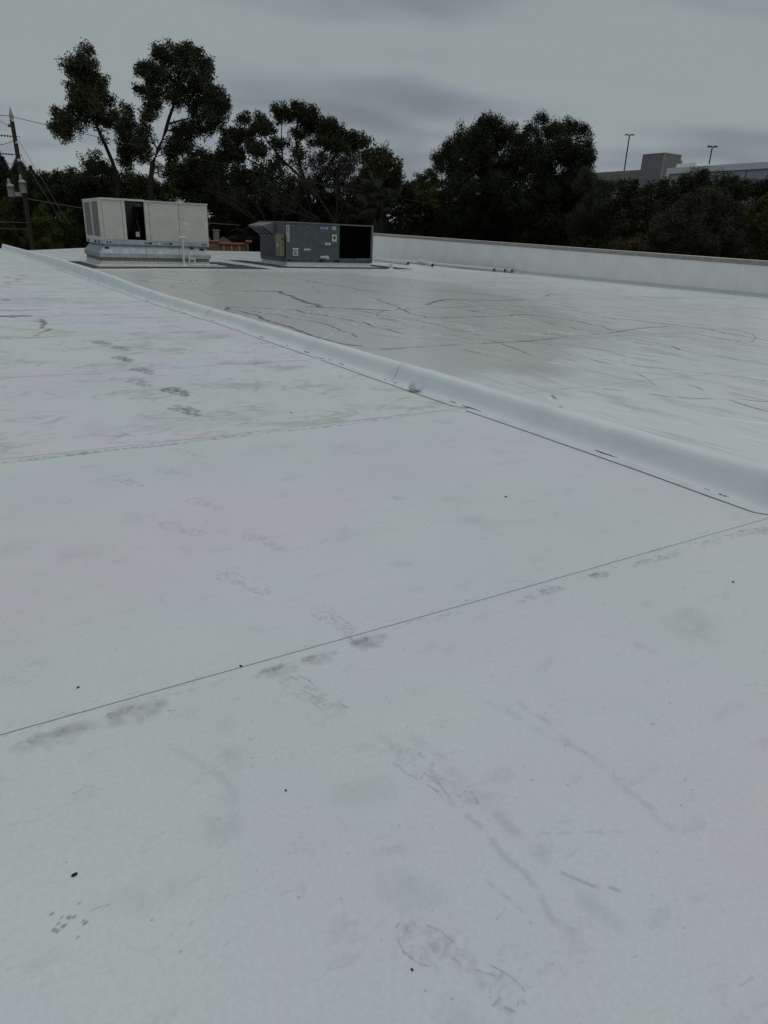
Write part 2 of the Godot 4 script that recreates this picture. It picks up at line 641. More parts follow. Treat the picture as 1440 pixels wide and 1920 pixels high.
func roofs() -> void:
	var tints := [Color(0.69, 0.752, 0.716), Color(0.705, 0.728, 0.775), Color(0.745, 0.715, 0.73)]
	var dirt := Color(0.33, 0.31, 0.34)
	var wet := Color(0.44, 0.44, 0.46)
	# --- near part: shoe prints, smears at the lap, drag marks ---
	var area := Rect2(-2.0, -5.2, 6.2, 6.2)
	var p := Paint.new()
	p.start(Vector2i(2048, 2048), area, tints, 0.33, 3)
	p.grime(0.74, 0.70, 17.0, 0.08)
	var prints := [[1.0, -1.27, -0.25], [0.73, -0.78, -0.45], [0.86, -1.79, -0.35], [1.15, -2.19, -0.1], [0.94, -2.67, -0.5], [1.19, -3.06, -0.25], [0.87, -3.41, -0.55], [1.09, -3.71, -0.4], [1.09, -4.38, -0.5], [0.78, -4.31, -0.3], [1.3, -4.75, -0.4]]
	for i in prints.size():
		var f: Array = prints[i]
		p.shoe(Vector2(f[0], f[1]), f[2], 0.3, Color(0.36, 0.35, 0.37), 0.24, false, 1.0 if i % 2 else -1.0)
	# tread blocks of a lone print in the corner
	for k in 16:
		var q := Vector2(-0.03 + p.r.randf() * 0.07, -1.34 + p.r.randf() * 0.11)
		p.trail([q, q + Vector2(0.008, -0.004)], p.r.randf_range(0.002, 0.0045), Color(0.4, 0.42, 0.43), p.r.randf_range(0.15, 0.5))
	for s in [[0.27, -2.0, 0.07, 0.02, 0.16], [0.95, -2.0, 0.05, 0.014, 0.2], [0.79, -2.0, 0.06, 0.014, 0.18], [2.12, -2.0, 0.05, 0.012, 0.28], [2.0, -1.99, 0.06, 0.01, 0.16], [2.45, -2.01, 0.035, 0.012, 0.28], [2.94, -2.0, 0.06, 0.012, 0.28], [2.8, -2.0, 0.08, 0.012, 0.18], [0.05, -1.99, 0.09, 0.02, 0.14], [3.6, -2.01, 0.12, 0.014, 0.26], [3.3, -2.01, 0.1, 0.012, 0.16], [3.75, -1.97, 0.1, 0.02, 0.1], [1.17, -2.02, 0.05, 0.02, 0.16]]:
		p.blot(Vector2(s[0], s[1]), s[2], s[3], dirt, s[4] * 0.36, 0.6, 150, 0.4)
		p.blot(Vector2(s[0] + 0.03, s[1] + 0.02), s[2] * 1.6, s[3] * 2.4, Color(0.62, 0.57, 0.6), 0.05, 0.5, 120, 0.5)
	for k in 90:
		var x := p.r.randf_range(-1.0, 3.9)
		p.trail([Vector2(x, -2.045 + p.r.randf_range(-0.06, 0.05)), Vector2(x + p.r.randf_range(0.05, 0.25), -2.045 + p.r.randf_range(-0.06, 0.05))], 0.002, dirt, 0.13, 0.45)
	for k in 60:
		var x := p.r.randf_range(-1.5, 3.8)
		p.trail([Vector2(x, -5.06 + p.r.randf_range(-0.05, 0.06)), Vector2(x + p.r.randf_range(0.08, 0.5), -5.06 + p.r.randf_range(-0.05, 0.06))], p.r.randf_range(0.004, 0.01), dirt, 0.22, 0.35)
	for k in 14:
		p.blot(Vector2(p.r.randf_range(-1.5, 3.8), -5.03), p.r.randf_range(0.1, 0.3), 0.03, dirt, 0.06, 0.6, 80, 0.5)
	# drag marks towards the lower right
	for d in [[1.0, -1.12, 1.0, -0.7, 0.014, 0.14], [1.05, -1.45, 1.12, -0.62, 0.03, 0.07], [1.48, -1.42, 1.47, -0.8, 0.018, 0.10], [1.36, -1.5, 1.5, -1.1, 0.02, 0.07], [0.95, -1.5, 1.08, -1.0, 0.022, 0.07], [1.1, -0.85, 1.2, -0.72, 0.008, 0.22], [0.9, -0.95, 0.94, -0.78, 0.006, 0.2], [0.55, -1.8, 0.42, -1.35, 0.03, 0.06], [0.38, -1.75, 0.5, -1.45, 0.02, 0.07], [1.15, -0.95, 1.35, -0.85, 0.007, 0.14]]:
		p.trail([Vector2(d[0], d[1]), Vector2(d[2], d[3])], d[4], Color(0.5, 0.51, 0.52), d[5] * 0.55, 0.25, 0.03)
	for d in [[1.5, -1.3, 1.62, -0.98], [1.42, -1.5, 1.5, -1.32], [1.25, -2.15, 1.3, -1.9], [1.9, -3.5, 1.6, -2.7], [1.75, -4.9, 1.55, -3.2], [2.6, -4.9, 2.4, -3.6]]:
		p.trail([Vector2(d[0], d[1]), Vector2(d[2], d[3])], 0.012, Color(0.86, 0.88, 0.88), 0.16, 0.3, 0.05)
	for k in 520:
		var q := Vector2(p.r.randf_range(-1.5, 3.9), p.r.randf_range(-5.1, -0.3))
		var a := p.r.randf_range(-0.5, 0.3)
		p.trail([q, q + Vector2(cos(a), sin(a)) * p.r.randf_range(0.01, 0.05)], p.r.randf_range(0.0016, 0.003), dirt, p.r.randf_range(0.04, 0.15), 0.35)
	p.specks(800, 0.0018, 0.004, Color(0.2, 0.19, 0.19), 0.5, area)
	for k in 46:
		p.blot(Vector2(p.r.randf_range(-1.5, 3.9), p.r.randf_range(-5.1, -0.2)), p.r.randf_range(0.04, 0.22), p.r.randf_range(0.02, 0.12), Color(0.55, 0.53, 0.56), 0.008, 0.7, 60, 0.5)
	M.near = membrane(p.texture(), 0.5, 0.4, 0.955, 0.06)
	# --- the rest of the left roof ---
	var area2 := Rect2(-5.0, -31.2, 9.2, 26.2)
	var f := Paint.new()
	f.start(Vector2i(1024, 2048), area2, tints, 0.22, 8)
	f.brk.frequency = 3.0
	f.grime(0.66, 0.68, 22.0, 0.2)
	for q in [[1.77, -6.8, 0.3], [1.63, -6.0, 0.2], [1.71, -8.93, 0.3], [1.86, -9.77, 0.2], [1.73, -10.31, 0.25], [1.74, -8.05, 0.2], [1.26, -13.2, 0.2], [0.9, -14.2, 0.2], [1.55, -7.4, 0.15], [1.1, -18.1, 0.35], [0.95, -19.0, 0.35], [1.9, -24.6, 0.3], [2.3, -27.4, 0.3], [2.0, -25.6, 0.3], [1.6, -24.0, 0.3], [1.75, -26.5, 0.3]]:
		f.shoe(Vector2(q[0], q[1]), -0.3, 0.42, wet, q[2] * 1.6, true)
		f.shoe(Vector2(q[0] + 0.05, q[1] - 0.1), -0.3, 0.36, wet, q[2], true)
	for t in [[Vector2(1.3, -13.73), Vector2(1.34, -13.0), Vector2(1.2, -12.3), Vector2(1.3, -12.1), Vector2(1.04, -11.3)]]:
		f.trail(t, 0.05, wet, 0.5, 0.2, 0.1)
	f.blot(Vector2(0.95, -14.35), 0.5, 0.12, wet, 0.4, 0.5, 160, 0.5)
	f.blot(Vector2(0.9, -15.6), 0.9, 0.16, wet, 0.15, 0.6, 160, 0.5)
	for k in 7:
		var z := SEAM - ROLL * (k + 1) + 0.06
		for j in 26:
			var x := f.r.randf_range(-4.0, 3.8)
			f.trail([Vector2(x, z + f.r.randf_range(-0.05, 0.07)), Vector2(x + f.r.randf_range(0.1, 0.7), z + f.r.randf_range(-0.05, 0.07))], 0.014, dirt, 0.24, 0.4)
	for k in 380:
		var q := Vector2(f.r.randf_range(-4.5, 3.9), f.r.randf_range(-31.0, -5.2))
		var a := f.r.randf_range(-0.9, 0.6)
		f.trail([q, q + Vector2(cos(a), sin(a)) * f.r.randf_range(0.05, 0.5)], f.r.randf_range(0.008, 0.02), dirt, f.r.randf_range(0.06, 0.24), 0.35)
	for k in 70:
		f.blot(Vector2(f.r.randf_range(-4.5, 3.9), f.r.randf_range(-31.0, -5.2)), f.r.randf_range(0.2, 1.2), f.r.randf_range(0.1, 0.6), Color(0.55, 0.54, 0.57), 0.03, 0.7, 70, 0.4)
	for d in [[2.6, -5.2, 2.2, -9.0], [3.0, -10.5, 3.3, -8.4], [2.2, -9.0, 1.8, -12.5], [1.5, -5.3, 1.2, -8.0]]:
		f.trail([Vector2(d[0], d[1]), Vector2(d[2], d[3])], 0.03, Color(0.84, 0.85, 0.86), 0.2, 0.3, 0.1)
	M.far_left = membrane(f.texture(), 0.55, 0.35, 0.95, 0.05)
	var left := structure("roof_deck")
	sheet(left, -20.0, CURB_X, SEAM, 3.0, 40, 24, left_y, area, M.near)
	for k in 20:
		var z1 := SEAM - ROLL * k
		sheet(left, -20.0, CURB_X, maxf(z1 - ROLL, -62.0), z1, 40 if k < 2 else 16, 14 if k < 2 else 6, left_y, area if k == 0 else area2, M.near if k == 0 else M.far_left, [0.0022, 0.0018, 0.0014][mini(k, 2)], M.lap if k == 0 else M.lap_soft)
	# --- right roof: damp, streaked, shinier ---
	var area3 := Rect2(4.2, -48.0, 19.4, 52.0)
	var g := Paint.new()
	g.start(Vector2i(2048, 2048), area3, [Color(0.77, 0.815, 0.79), Color(0.785, 0.81, 0.815), Color(0.79, 0.79, 0.78)], 0.12, 15)
	g.brk.frequency = 1.6
	g.grime(0.62, 0.68, 16.0, 0.22, true)
	var damp_reflection := Color(0.80, 0.812, 0.795)  # damp plus the dark reflection of the trees, painted into the colour
	# the damp and painted reflection field between the curb, the units and the lap at z -8.4
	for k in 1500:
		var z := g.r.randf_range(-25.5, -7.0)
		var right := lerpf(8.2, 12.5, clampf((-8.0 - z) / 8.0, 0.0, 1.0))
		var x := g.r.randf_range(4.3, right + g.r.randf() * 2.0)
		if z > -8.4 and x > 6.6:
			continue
		g.blot(Vector2(x, z), g.r.randf_range(0.5, 1.5), g.r.randf_range(0.5, 1.8), damp_reflection, 0.02, 0.6, 24, 0.5)
	var run := Color(0.36, 0.365, 0.365)
	var faint := Color(0.47, 0.47, 0.465)
	for t in [
		[0.06, 0.75, [Vector2(4.92, -14.38), Vector2(4.85, -13.0), Vector2(4.76, -11.82), Vector2(4.66, -9.5), Vector2(4.83, -8.65)]],
		[0.05, 0.7, [Vector2(4.95, -14.38), Vector2(5.6, -13.9), Vector2(6.07, -13.36), Vector2(6.2, -12.0), Vector2(6.19, -10.73), Vector2(6.3, -9.6)]],
		[0.11, 0.75, [Vector2(6.7, -17.8), Vector2(7.16, -17.73), Vector2(7.5, -17.6), Vector2(7.2, -16.0), Vector2(6.89, -14.32), Vector2(6.76, -13.77), Vector2(7.79, -12.86)]],
		[0.05, 0.5, [Vector2(9.83, -23.36), Vector2(10.05, -20.49), Vector2(9.93, -16.41), Vector2(11.41, -14.2)]],
		[0.09, 0.6, [Vector2(9.4, -13.7), Vector2(10.4, -14.4), Vector2(11.18, -14.79), Vector2(12.2, -14.6), Vector2(13.21, -14.55)]],
		[0.05, 0.65, [Vector2(8.97, -15.32), Vector2(8.5, -13.4), Vector2(7.99, -11.56), Vector2(9.2, -11.3), Vector2(10.71, -11.5), Vector2(10.7, -10.0), Vector2(10.56, -8.77)]],
		[0.05, 0.6, [Vector2(12.0, -11.2), Vector2(12.23, -10.21), Vector2(12.47, -8.59), Vector2(12.15, -7.09), Vector2(12.3, -6.0)]],
		[0.04, 0.55, [Vector2(10.01, -9.83), Vector2(9.9, -8.4), Vector2(9.64, -6.94)]],
		[0.05, 0.6, [Vector2(7.79, -12.86), Vector2(9.0, -13.2), Vector2(10.6, -13.3)]],
		[0.035, 0.6, [Vector2(6.07, -13.3), Vector2(7.2, -12.9), Vector2(7.6, -11.0), Vector2(7.3, -9.4)]],
		[0.035, 0.6, [Vector2(5.1, -13.6), Vector2(5.5, -11.6), Vector2(5.3, -9.6)]],
		[0.06, 0.45, [Vector2(14.5, -15.5), Vector2(15.6, -15.9), Vector2(16.4, -15.8)]],
		[0.05, 0.5, [Vector2(12.0, -17.6), Vector2(12.9, -17.2), Vector2(13.4, -15.4)]],
	]:
		g.trail(t[2], t[0] * 0.8, run, t[1] * 0.75, 0.02, 0.3)
	for k in 300:
		# water runs roughly towards the viewer, slightly aslant
		var q := Vector2(g.r.randf_range(4.6, 19.0), g.r.randf_range(-27.0, -4.0))
		if q.x > 15.0 and g.r.randf() < 0.5:
			continue
		var a := g.r.randf_range(1.0, 1.9)
		var pts := [q]
		for j in 5:
			a += g.r.randf_range(-0.35, 0.35)
			q += Vector2(cos(a), sin(a)) * g.r.randf_range(0.2, 0.6)
			pts.append(q)
		var chalk: bool = g.r.randf() < 0.45
		g.trail(pts, g.r.randf_range(0.012, 0.026), Color(0.99, 0.99, 0.99) if chalk else faint, g.r.randf_range(0.3, 0.7), 0.25, 0.12)
	for k in 260:
		# dense chalky fan in the middle of the damp and painted reflection field
		var q := Vector2(g.r.randf_range(6.0, 11.5), g.r.randf_range(-14.5, -6.6))
		var a := g.r.randf_range(1.2, 1.75)
		g.trail([q, q + Vector2(cos(a), sin(a)) * g.r.randf_range(0.3, 1.1)], g.r.randf_range(0.012, 0.022), Color(0.99, 0.99, 0.99) if k % 5 < 3 else faint, g.r.randf_range(0.3, 0.75), 0.3, 0.15)
	for k in 260:
		var q := Vector2(g.r.randf_range(4.6, 23.0), g.r.randf_range(-46.0, 0.0))
		g.trail([q, q + Vector2(g.r.randf_range(-0.5, 0.5), g.r.randf_range(0.1, 0.5))], g.r.randf_range(0.012, 0.03), faint, g.r.randf_range(0.1, 0.3), 0.35)
	for k in 22:
		g.blot(Vector2(g.r.randf_range(4.8, 22.0), g.r.randf_range(-44.0, -3.0)), g.r.randf_range(0.3, 1.6), g.r.randf_range(0.3, 1.4), Color(0.74, 0.75, 0.74), 0.06, 0.7, 60, 0.4)
	g.trail([Vector2(5.0, -8.33), Vector2(7.8, -8.4), Vector2(9.2, -8.6), Vector2(12.1, -9.2)], 0.06, faint, 0.35, 0.25, 0.15)
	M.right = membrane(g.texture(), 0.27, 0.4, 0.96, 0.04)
	var rt := structure("roof_deck")
	for k in 17:
		var z1 := 0.75 - ROLL * k
		if k == 0:
			z1 = 3.0
		var z0 := maxf(0.75 - ROLL * (k + 1), -47.6)
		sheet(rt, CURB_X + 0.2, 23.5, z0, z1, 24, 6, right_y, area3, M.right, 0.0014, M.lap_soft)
	# the building below, so that the roofs stand on something
	var body := structure("building_wall")
	box_part("stucco_wall", Vector3(-19.9, GROUND, -61.9), Vector3(4.2, -0.75, 2.9), M.stucco, body)
	box_part("stucco_wall", Vector3(4.2, GROUND, -47.5), Vector3(23.7, -0.4, 2.9), M.stucco, body)
	var edge := thing("roof_edge_trim", "thin white metal edge along the far end of the right roof", "roof edge")
	for k in 6:
		var xa := 4.45 + 3.17 * k
		var st := new_st()
		var ya := right_y(xa, -47.6)
		var yb := right_y(xa + 3.16, -47.6)
		quad(st, Vector3(xa, ya - 0.5, -47.6), Vector3(xa + 3.16, yb - 0.5, -47.6), Vector3(xa + 3.16, yb + 0.03, -47.6), Vector3(xa, ya + 0.03, -47.6))
		quad(st, Vector3(xa, ya + 0.03, -47.6), Vector3(xa + 3.16, yb + 0.03, -47.6), Vector3(xa + 3.16, yb + 0.03, -47.72), Vector3(xa, ya + 0.03, -47.72))
		quad(st, Vector3(xa + 3.16, yb - 0.5, -47.72), Vector3(xa, ya - 0.5, -47.72), Vector3(xa, ya + 0.03, -47.72), Vector3(xa + 3.16, yb + 0.03, -47.72))
		put("edge_length", st, M.strip, edge)


# ====================== the low curb between the two roofs ======================
func curb_wall() -> void:
	var t := thing("roof_curb", "long low white curb with rounded top dividing the two roofs", "roof curb")
	var zs: Array[float] = []
	var z := 2.5
	while z > -62.0:
		zs.append(z)
		z -= 0.25 if z > -12.0 else 0.6
	zs.append(-62.0)
	var wob := FastNoiseLite.new()
	wob.seed = 4
	wob.frequency = 0.22
	var ring := func(zz: float, proud: float) -> Array:
		var b := curve(DIP, zz)
		var tp := curve(TOP, zz) + 0.012 * wob.get_noise_1d(zz * 3.0) + 0.005 * wob.get_noise_1d(zz * 11.0)
		var hgt := tp - b
		var s := 0.012 * wob.get_noise_1d(zz * 2.0 + 40.0) + 0.005 * wob.get_noise_1d(zz * 14.0 + 90.0) - proud
		var out := []
		for q in [[-0.04, 0.004, 0], [-0.015, 0.014, 0], [0.006, 0.036, 0], [0.03, 0.35, 1], [0.052, 0.68, 1], [0.07, 0.87, 1], [0.095, 0.965, 1], [0.13, 1.0, 1], [0.17, 0.99, 1], [0.2, 0.95, 1], [0.22, 0.85, 1], [0.23, 0.6, 1], [0.24, -1.0, 1]]:
			out.append(Vector3(CURB_X + q[0] + s, b + (q[1] if q[2] == 0 else q[1] * hgt), zz))
		return out
	# covered in lengths of about six metres with a lap at each joint
	var first := 0
	while first < zs.size() - 1:
		var last := mini(first + 12, zs.size() - 1)
		var st := new_st()
		var proud := 0.004 if (first / 12) % 2 else 0.0
		st.set_smooth_group(0)
		for i in range(first, last):
			var a: Array = ring.call(zs[i], proud)
			var b: Array = ring.call(zs[i + 1], proud)
			for k in a.size() - 1:
				for q in [a[k], b[k], b[k + 1], a[k], b[k + 1], a[k + 1]]:
					st.add_vertex(q)
		put("curb_cover", st, M.curb, t)
		first = last
	# flashing strips on the left roof: one per roll, their corners cut off at the laps
	for k in range(-1, 20):
		var za := SEAM - ROLL * k
		var zb := maxf(za - ROLL, -62.0)
		if k == -1:
			za = 2.5
		var st := new_st()
		var pts := [Vector2(CURB_X + 0.03, za - 0.004), Vector2(CURB_X - 0.055, za - 0.004), Vector2(CURB_X - 0.125, za - 0.09)]
		var n := 10 if k < 4 else 5
		for i in n + 1:
			pts.append(Vector2(CURB_X - 0.125 + 0.006 * wob.get_noise_1d((za - i) * 5.0), lerpf(za - 0.1, zb + 0.1, float(i) / n)))
		pts.append(Vector2(CURB_X - 0.055, zb + 0.03))
		pts.append(Vector2(CURB_X + 0.03, zb + 0.03))
		var edge := new_st()
		for i in range(1, pts.size() - 2):
			var a: Vector2 = pts[i]
			var b: Vector2 = pts[i + 1]
			var ya := left_y(a.x, a.y)
			var yb := left_y(b.x, b.y)
			quad(st, Vector3(a.x, ya + 0.0065, a.y), Vector3(CURB_X + 0.03, ya + 0.009, a.y), Vector3(CURB_X + 0.03, yb + 0.009, b.y), Vector3(b.x, yb + 0.0065, b.y))
			var out := Vector2(b.y - a.y, a.x - b.x).normalized() * 0.0015
			quad(edge, Vector3(b.x + out.x, yb + 0.0005, b.y + out.y), Vector3(a.x + out.x, ya + 0.0005, a.y + out.y), Vector3(a.x + out.x, ya + 0.006, a.y + out.y), Vector3(b.x + out.x, yb + 0.006, b.y + out.y))
		var f := put("flashing_strip", st, M.strip, t)
		put("strip_edge", edge, M.strip_line, f)
	# scraps of old dark sealant where the curb meets the strip
	var r := RandomNumberGenerator.new()
	r.seed = 9
	for q in [[-2.38, 0.1], [-2.5, 0.06], [-3.3, 0.22], [-3.42, 0.07], [-4.9, 0.3], [-5.3, 0.1], [-6.35, 0.1], [-6.6, 0.05], [-7.6, 0.14], [-7.95, 0.08], [-8.6, 0.18], [-9.3, 0.07], [-10.2, 0.22], [-12.6, 0.2], [-14.6, 0.3], [-15.6, 0.2], [-17.4, 0.35], [-19.0, 0.3], [-21.0, 0.4], [-25.0, 0.5], [-31.0, 0.7]]:
		var st := new_st()
		var len: float = q[1]
		var n := 7
		var w0 := []
		for i in n + 1:
			var fat := sin(PI * i / n) * r.randf_range(0.3, 1.0)
			var mid := CURB_X - 0.034 + r.randf_range(-0.006, 0.006)
			w0.append(Vector2(mid - 0.011 * fat - 0.001, mid + 0.011 * fat + 0.001))
		for i in n:
			var z0: float = q[0] - len * i / n
			var z1: float = q[0] - len * (i + 1) / n
			var y0 := left_y(CURB_X, z0) + 0.0125
			var y1 := left_y(CURB_X, z1) + 0.0125
			quad(st, Vector3(w0[i].x, y0 - 0.002, z0), Vector3(w0[i].y, y0, z0), Vector3(w0[i + 1].y, y1, z1), Vector3(w0[i + 1].x, y1 - 0.002, z1))
		put("sealant_scrap", st, M.scrap, t)


# ====================== parapet at the right ======================
func parapet() -> void:
	var t := thing("parapet_wall", "long white parapet wall with a tan metal cap at the right", "parapet wall")
	var x := 23.5
	var top := func(z: float) -> float: return 1.14 + 0.0147 * (-z - 14.4)
	var st := new_st()
	var za := 3.0
	while za > -47.5:
		var zb := maxf(za - 3.05, -47.5)
		var ya: float = top.call(za) - 0.06
		var yb: float = top.call(zb) - 0.06
		st = new_st()
		quad(st, Vector3(x, -0.4, zb + 0.006), Vector3(x, -0.4, za), Vector3(x, ya, za), Vector3(x, yb, zb + 0.006))
		quad(st, Vector3(x, -0.4, za), Vector3(x + 0.006, -0.4, za), Vector3(x + 0.006, ya, za), Vector3(x, ya, za))
		put("wall_membrane", st, M.wall, t)
		st = new_st()
		quad(st, Vector3(x + 0.3, -6.0, za), Vector3(x + 0.3, -6.0, zb), Vector3(x + 0.3, yb, zb), Vector3(x + 0.3, ya, za))
		quad(st, Vector3(x + 0.008, -0.4, zb), Vector3(x + 0.008, -0.4, za), Vector3(x + 0.008, ya, za), Vector3(x + 0.008, yb, zb))
		put("wall_core", st, M.stucco, t)
		# cap: front lip, sloping top, back lip
		ya += 0.06
		yb += 0.06
		st = new_st()
		var g := 0.004
		quad(st, Vector3(x - 0.03, yb - 0.15, zb + g), Vector3(x - 0.03, ya - 0.15, za - g), Vector3(x - 0.03, ya - 0.012, za - g), Vector3(x - 0.03, yb - 0.012, zb + g))
		quad(st, Vector3(x + 0.34, ya - 0.13, za - g), Vector3(x + 0.34, yb - 0.13, zb + g), Vector3(x + 0.34, yb + 0.0, zb + g), Vector3(x + 0.34, ya + 0.0, za - g))
		quad(st, Vector3(x - 0.03, ya - 0.15, za - g), Vector3(x - 0.03, yb - 0.15, zb + g), Vector3(x - 0.002, yb - 0.16, zb + g), Vector3(x - 0.002, ya - 0.16, za - g))
		var cap := put("cap_length", st, M.coping, t)
		st = new_st()
		quad(st, Vector3(x - 0.03, ya - 0.012, za - g), Vector3(x + 0.34, ya, za - g), Vector3(x + 0.34, yb, zb + g), Vector3(x - 0.03, yb - 0.012, zb + g))
		put("cap_top", st, M.coping_top, cap)
		# turned-up foot of the roofing along the wall
		st = new_st()
		quad(st, Vector3(x - 0.1, 0.012, zb + 0.01), Vector3(x - 0.1, 0.012, za), Vector3(x - 0.02, 0.03, za), Vector3(x - 0.02, 0.03, zb + 0.01))
		quad(st, Vector3(x - 0.02, 0.03, zb + 0.01), Vector3(x - 0.02, 0.03, za), Vector3(x - 0.005, 0.12, za), Vector3(x - 0.005, 0.12, zb + 0.01))
		quad(st, Vector3(x - 0.101, -0.01, zb + 0.01), Vector3(x - 0.101, -0.01, za), Vector3(x - 0.101, 0.012, za), Vector3(x - 0.101, 0.012, zb + 0.01))
		put("base_flashing", st, M.strip, t)
		za = zb
	st = new_st()
	bx(st, Vector3(x, -6, -47.7), Vector3(x + 0.3, 1.58, -47.52))
	put("wall_end", st, M.stucco, t)


# ====================== rooftop units ======================
func sticker(parent: Node, x: float, y: float, w: float, h: float, z: float, lines := 2) -> void:
	var l := box_part("sticker", Vector3(x - w / 2, y - h / 2, z), Vector3(x + w / 2, y + h / 2, z + 0.004), M.label, parent)
	if lines > 0:
		var st := new_st()
		for i in lines:
			var yy := y + h * (0.5 - (i + 1.0) / (lines + 1.0))
			var cut := 0.36 - 0.12 * float((i * 7 + int(x * 10)) % 3) / 2.0
			bx(st, Vector3(x - w * 0.38, yy - h * 0.09, z + 0.004), Vector3(x + w * cut, yy + h * 0.09, z + 0.006))
		put("print", st, M.ink, l)


func beige_unit() -> void:
	var t := thing("rooftop_air_conditioner", "beige rooftop air conditioner with an open dark bay on a galvanised adapter", "air conditioner", Vector3(5.24, 0, -29.6))
	var d := -3.3
	# white roof curb, timber band, flared adapter
	var st := new_st()
	bx(st, Vector3(0.03, -0.35, d + 0.1), Vector3(4.26, 0.13, 0.02))
	put("curb_skirt", st, M.skirt, t)
	box_part("timber_band", Vector3(0.05, 0.13, d + 0.12), Vector3(4.24, 0.27, 0.0), M.wood, t)
	st = new_st()
	var lo := [Vector3(-0.0, 0.41, 0.05), Vector3(4.31, 0.41, 0.05), Vector3(4.31, 0.41, d), Vector3(0.0, 0.41, d)]
	var hi := [Vector3(0.24, 0.73, -0.1), Vector3(4.08, 0.73, -0.1), Vector3(4.08, 0.73, d + 0.24), Vector3(0.24, 0.73, d + 0.24)]
	var bt := [Vector3(-0.0, 0.265, 0.05), Vector3(4.31, 0.265, 0.05), Vector3(4.31, 0.265, d), Vector3(0.0, 0.265, d)]
	var faces := ["adapter_panel", "adapter_panel", "adapter_panel", "adapter_panel"]
	for k in 4:
		st = new_st()
		var j := (k + 1) % 4
		quad(st, lo[k], lo[j], hi[j], hi[k])
		quad(st, bt[k], bt[j], lo[j], lo[k])
		put(faces[k], st, M.galv if k != 3 else M.galv_dark, t)
	for xx in [1.72, 3.02, 3.62]:
		st = new_st()
		quad(st, Vector3(xx, 0.265, 0.053), Vector3(xx + 0.035, 0.265, 0.053), Vector3(xx + 0.035, 0.41, 0.053), Vector3(xx, 0.41, 0.053))
		quad(st, Vector3(xx, 0.41, 0.053), Vector3(xx + 0.035, 0.41, 0.053), Vector3(xx + 0.035, 0.73, -0.097), Vector3(xx, 0.73, -0.097))
		put("seam_cover", st, M.galv_dark, t)
	for q in [[0.3, 0.6, 0.1], [3.55, 0.66, 0.07], [3.97, 0.62, 0.13]]:
		var disc := new_st()
		prism(disc, [Vector2(q[0] - q[2], q[1]), Vector2(q[0] - q[2] * 0.4, q[1] - 0.04), Vector2(q[0] + q[2] * 0.6, q[1] - 0.035), Vector2(q[0] + q[2], q[1]), Vector2(q[0] + q[2] * 0.4, q[1] + 0.03), Vector2(q[0] - q[2] * 0.5, q[1] + 0.035)], -0.03, -0.015, Transform3D(Basis(), Vector3(0, 0, 0)))
		put("lifting_hole", disc, M.black, t)
	# base rail with fork pockets
	box_part("base_rail", Vector3(0.14, 0.73, d), Vector3(4.27, 0.87, 0.0), M.galv, t)
	for q in [[0.33, 0.05], [0.44, 0.05], [1.93, 0.09], [2.72, 0.09], [4.02, 0.05], [4.13, 0.05]]:
		box_part("fork_pocket", Vector3(q[0] - q[1] / 2, 0.765, -0.02), Vector3(q[0] + q[1] / 2, 0.835, 0.004), M.dark, t)
	for zz in [-2.9, -2.2, -1.3, -0.6]:
		box_part("fork_pocket", Vector3(0.134, 0.76, zz - 0.13), Vector3(0.16, 0.84, zz + 0.13), M.dark if zz != -2.2 else M.label, t)
	for q in [[1.77, 0.17], [2.55, 0.2]]:
		box_part("rail_tab", Vector3(q[0] - q[1] / 2, 0.765, -0.02), Vector3(q[0] + q[1] / 2, 0.835, 0.006), M.galv_dark, t)
	sticker(t, 2.26, 0.80, 0.09, 0.06, 0.0, 0)
	# cabinet
	box_part("cabinet_floor", Vector3(0.15, 0.87, d), Vector3(4.26, 0.9, -0.012), M.beige_frame, t)
	box_part("cabinet_back", Vector3(0.15, 0.9, d), Vector3(4.26, 2.28, d + 0.04), M.beige, t)
	box_part("bay_wall", Vector3(1.02, 0.9, d + 0.04), Vector3(1.06, 2.28, -0.05), M.dark, t)
	box_part("bay_wall", Vector3(1.84, 0.9, d + 0.04), Vector3(1.88, 2.28, -0.05), M.dark, t)
	box_part("bay_wall", Vector3(1.06, 0.9, -1.9), Vector3(1.84, 2.28, -1.86), M.dark, t)
	box_part("cabinet_top", Vector3(0.12, 2.285, d - 0.02), Vector3(4.28, 2.33, 0.03), M.beige_frame, t)
	st = new_st()
	bx(st, Vector3(0.3, 2.33, d + 0.2), Vector3(1.9, 2.36, -0.3))
	put("fan_deck", st, M.beige_frame, t)
	box_part("corner_post", Vector3(0.14, 0.87, -0.1), Vector3(0.25, 2.285, 0.012), M.beige_frame, t)
	box_part("corner_post", Vector3(0.14, 0.87, d), Vector3(0.25, 2.285, d + 0.1), M.beige_frame, t)
	box_part("access_panel", Vector3(0.262, 0.905, -0.04), Vector3(0.955, 2.28, 0.0), M.beige, t)
	box_part("bay_post", Vector3(0.967, 0.9, -0.1), Vector3(1.085, 2.285, 0.008), M.beige_frame, t)
	box_part("bay_post", Vector3(1.80, 0.9, -0.1), Vector3(1.955, 2.285, 0.008), M.beige_frame, t)
	box_part("access_panel", Vector3(1.967, 0.9, -0.04), Vector3(3.107, 2.28, 0.004), M.beige, t)
	box_part("access_panel", Vector3(3.123, 0.9, -0.04), Vector3(4.262, 2.28, 0.0), M.beige, t)
	box_part("side_panel", Vector3(4.24, 0.9, d + 0.04), Vector3(4.265, 2.28, -0.04), M.beige, t)
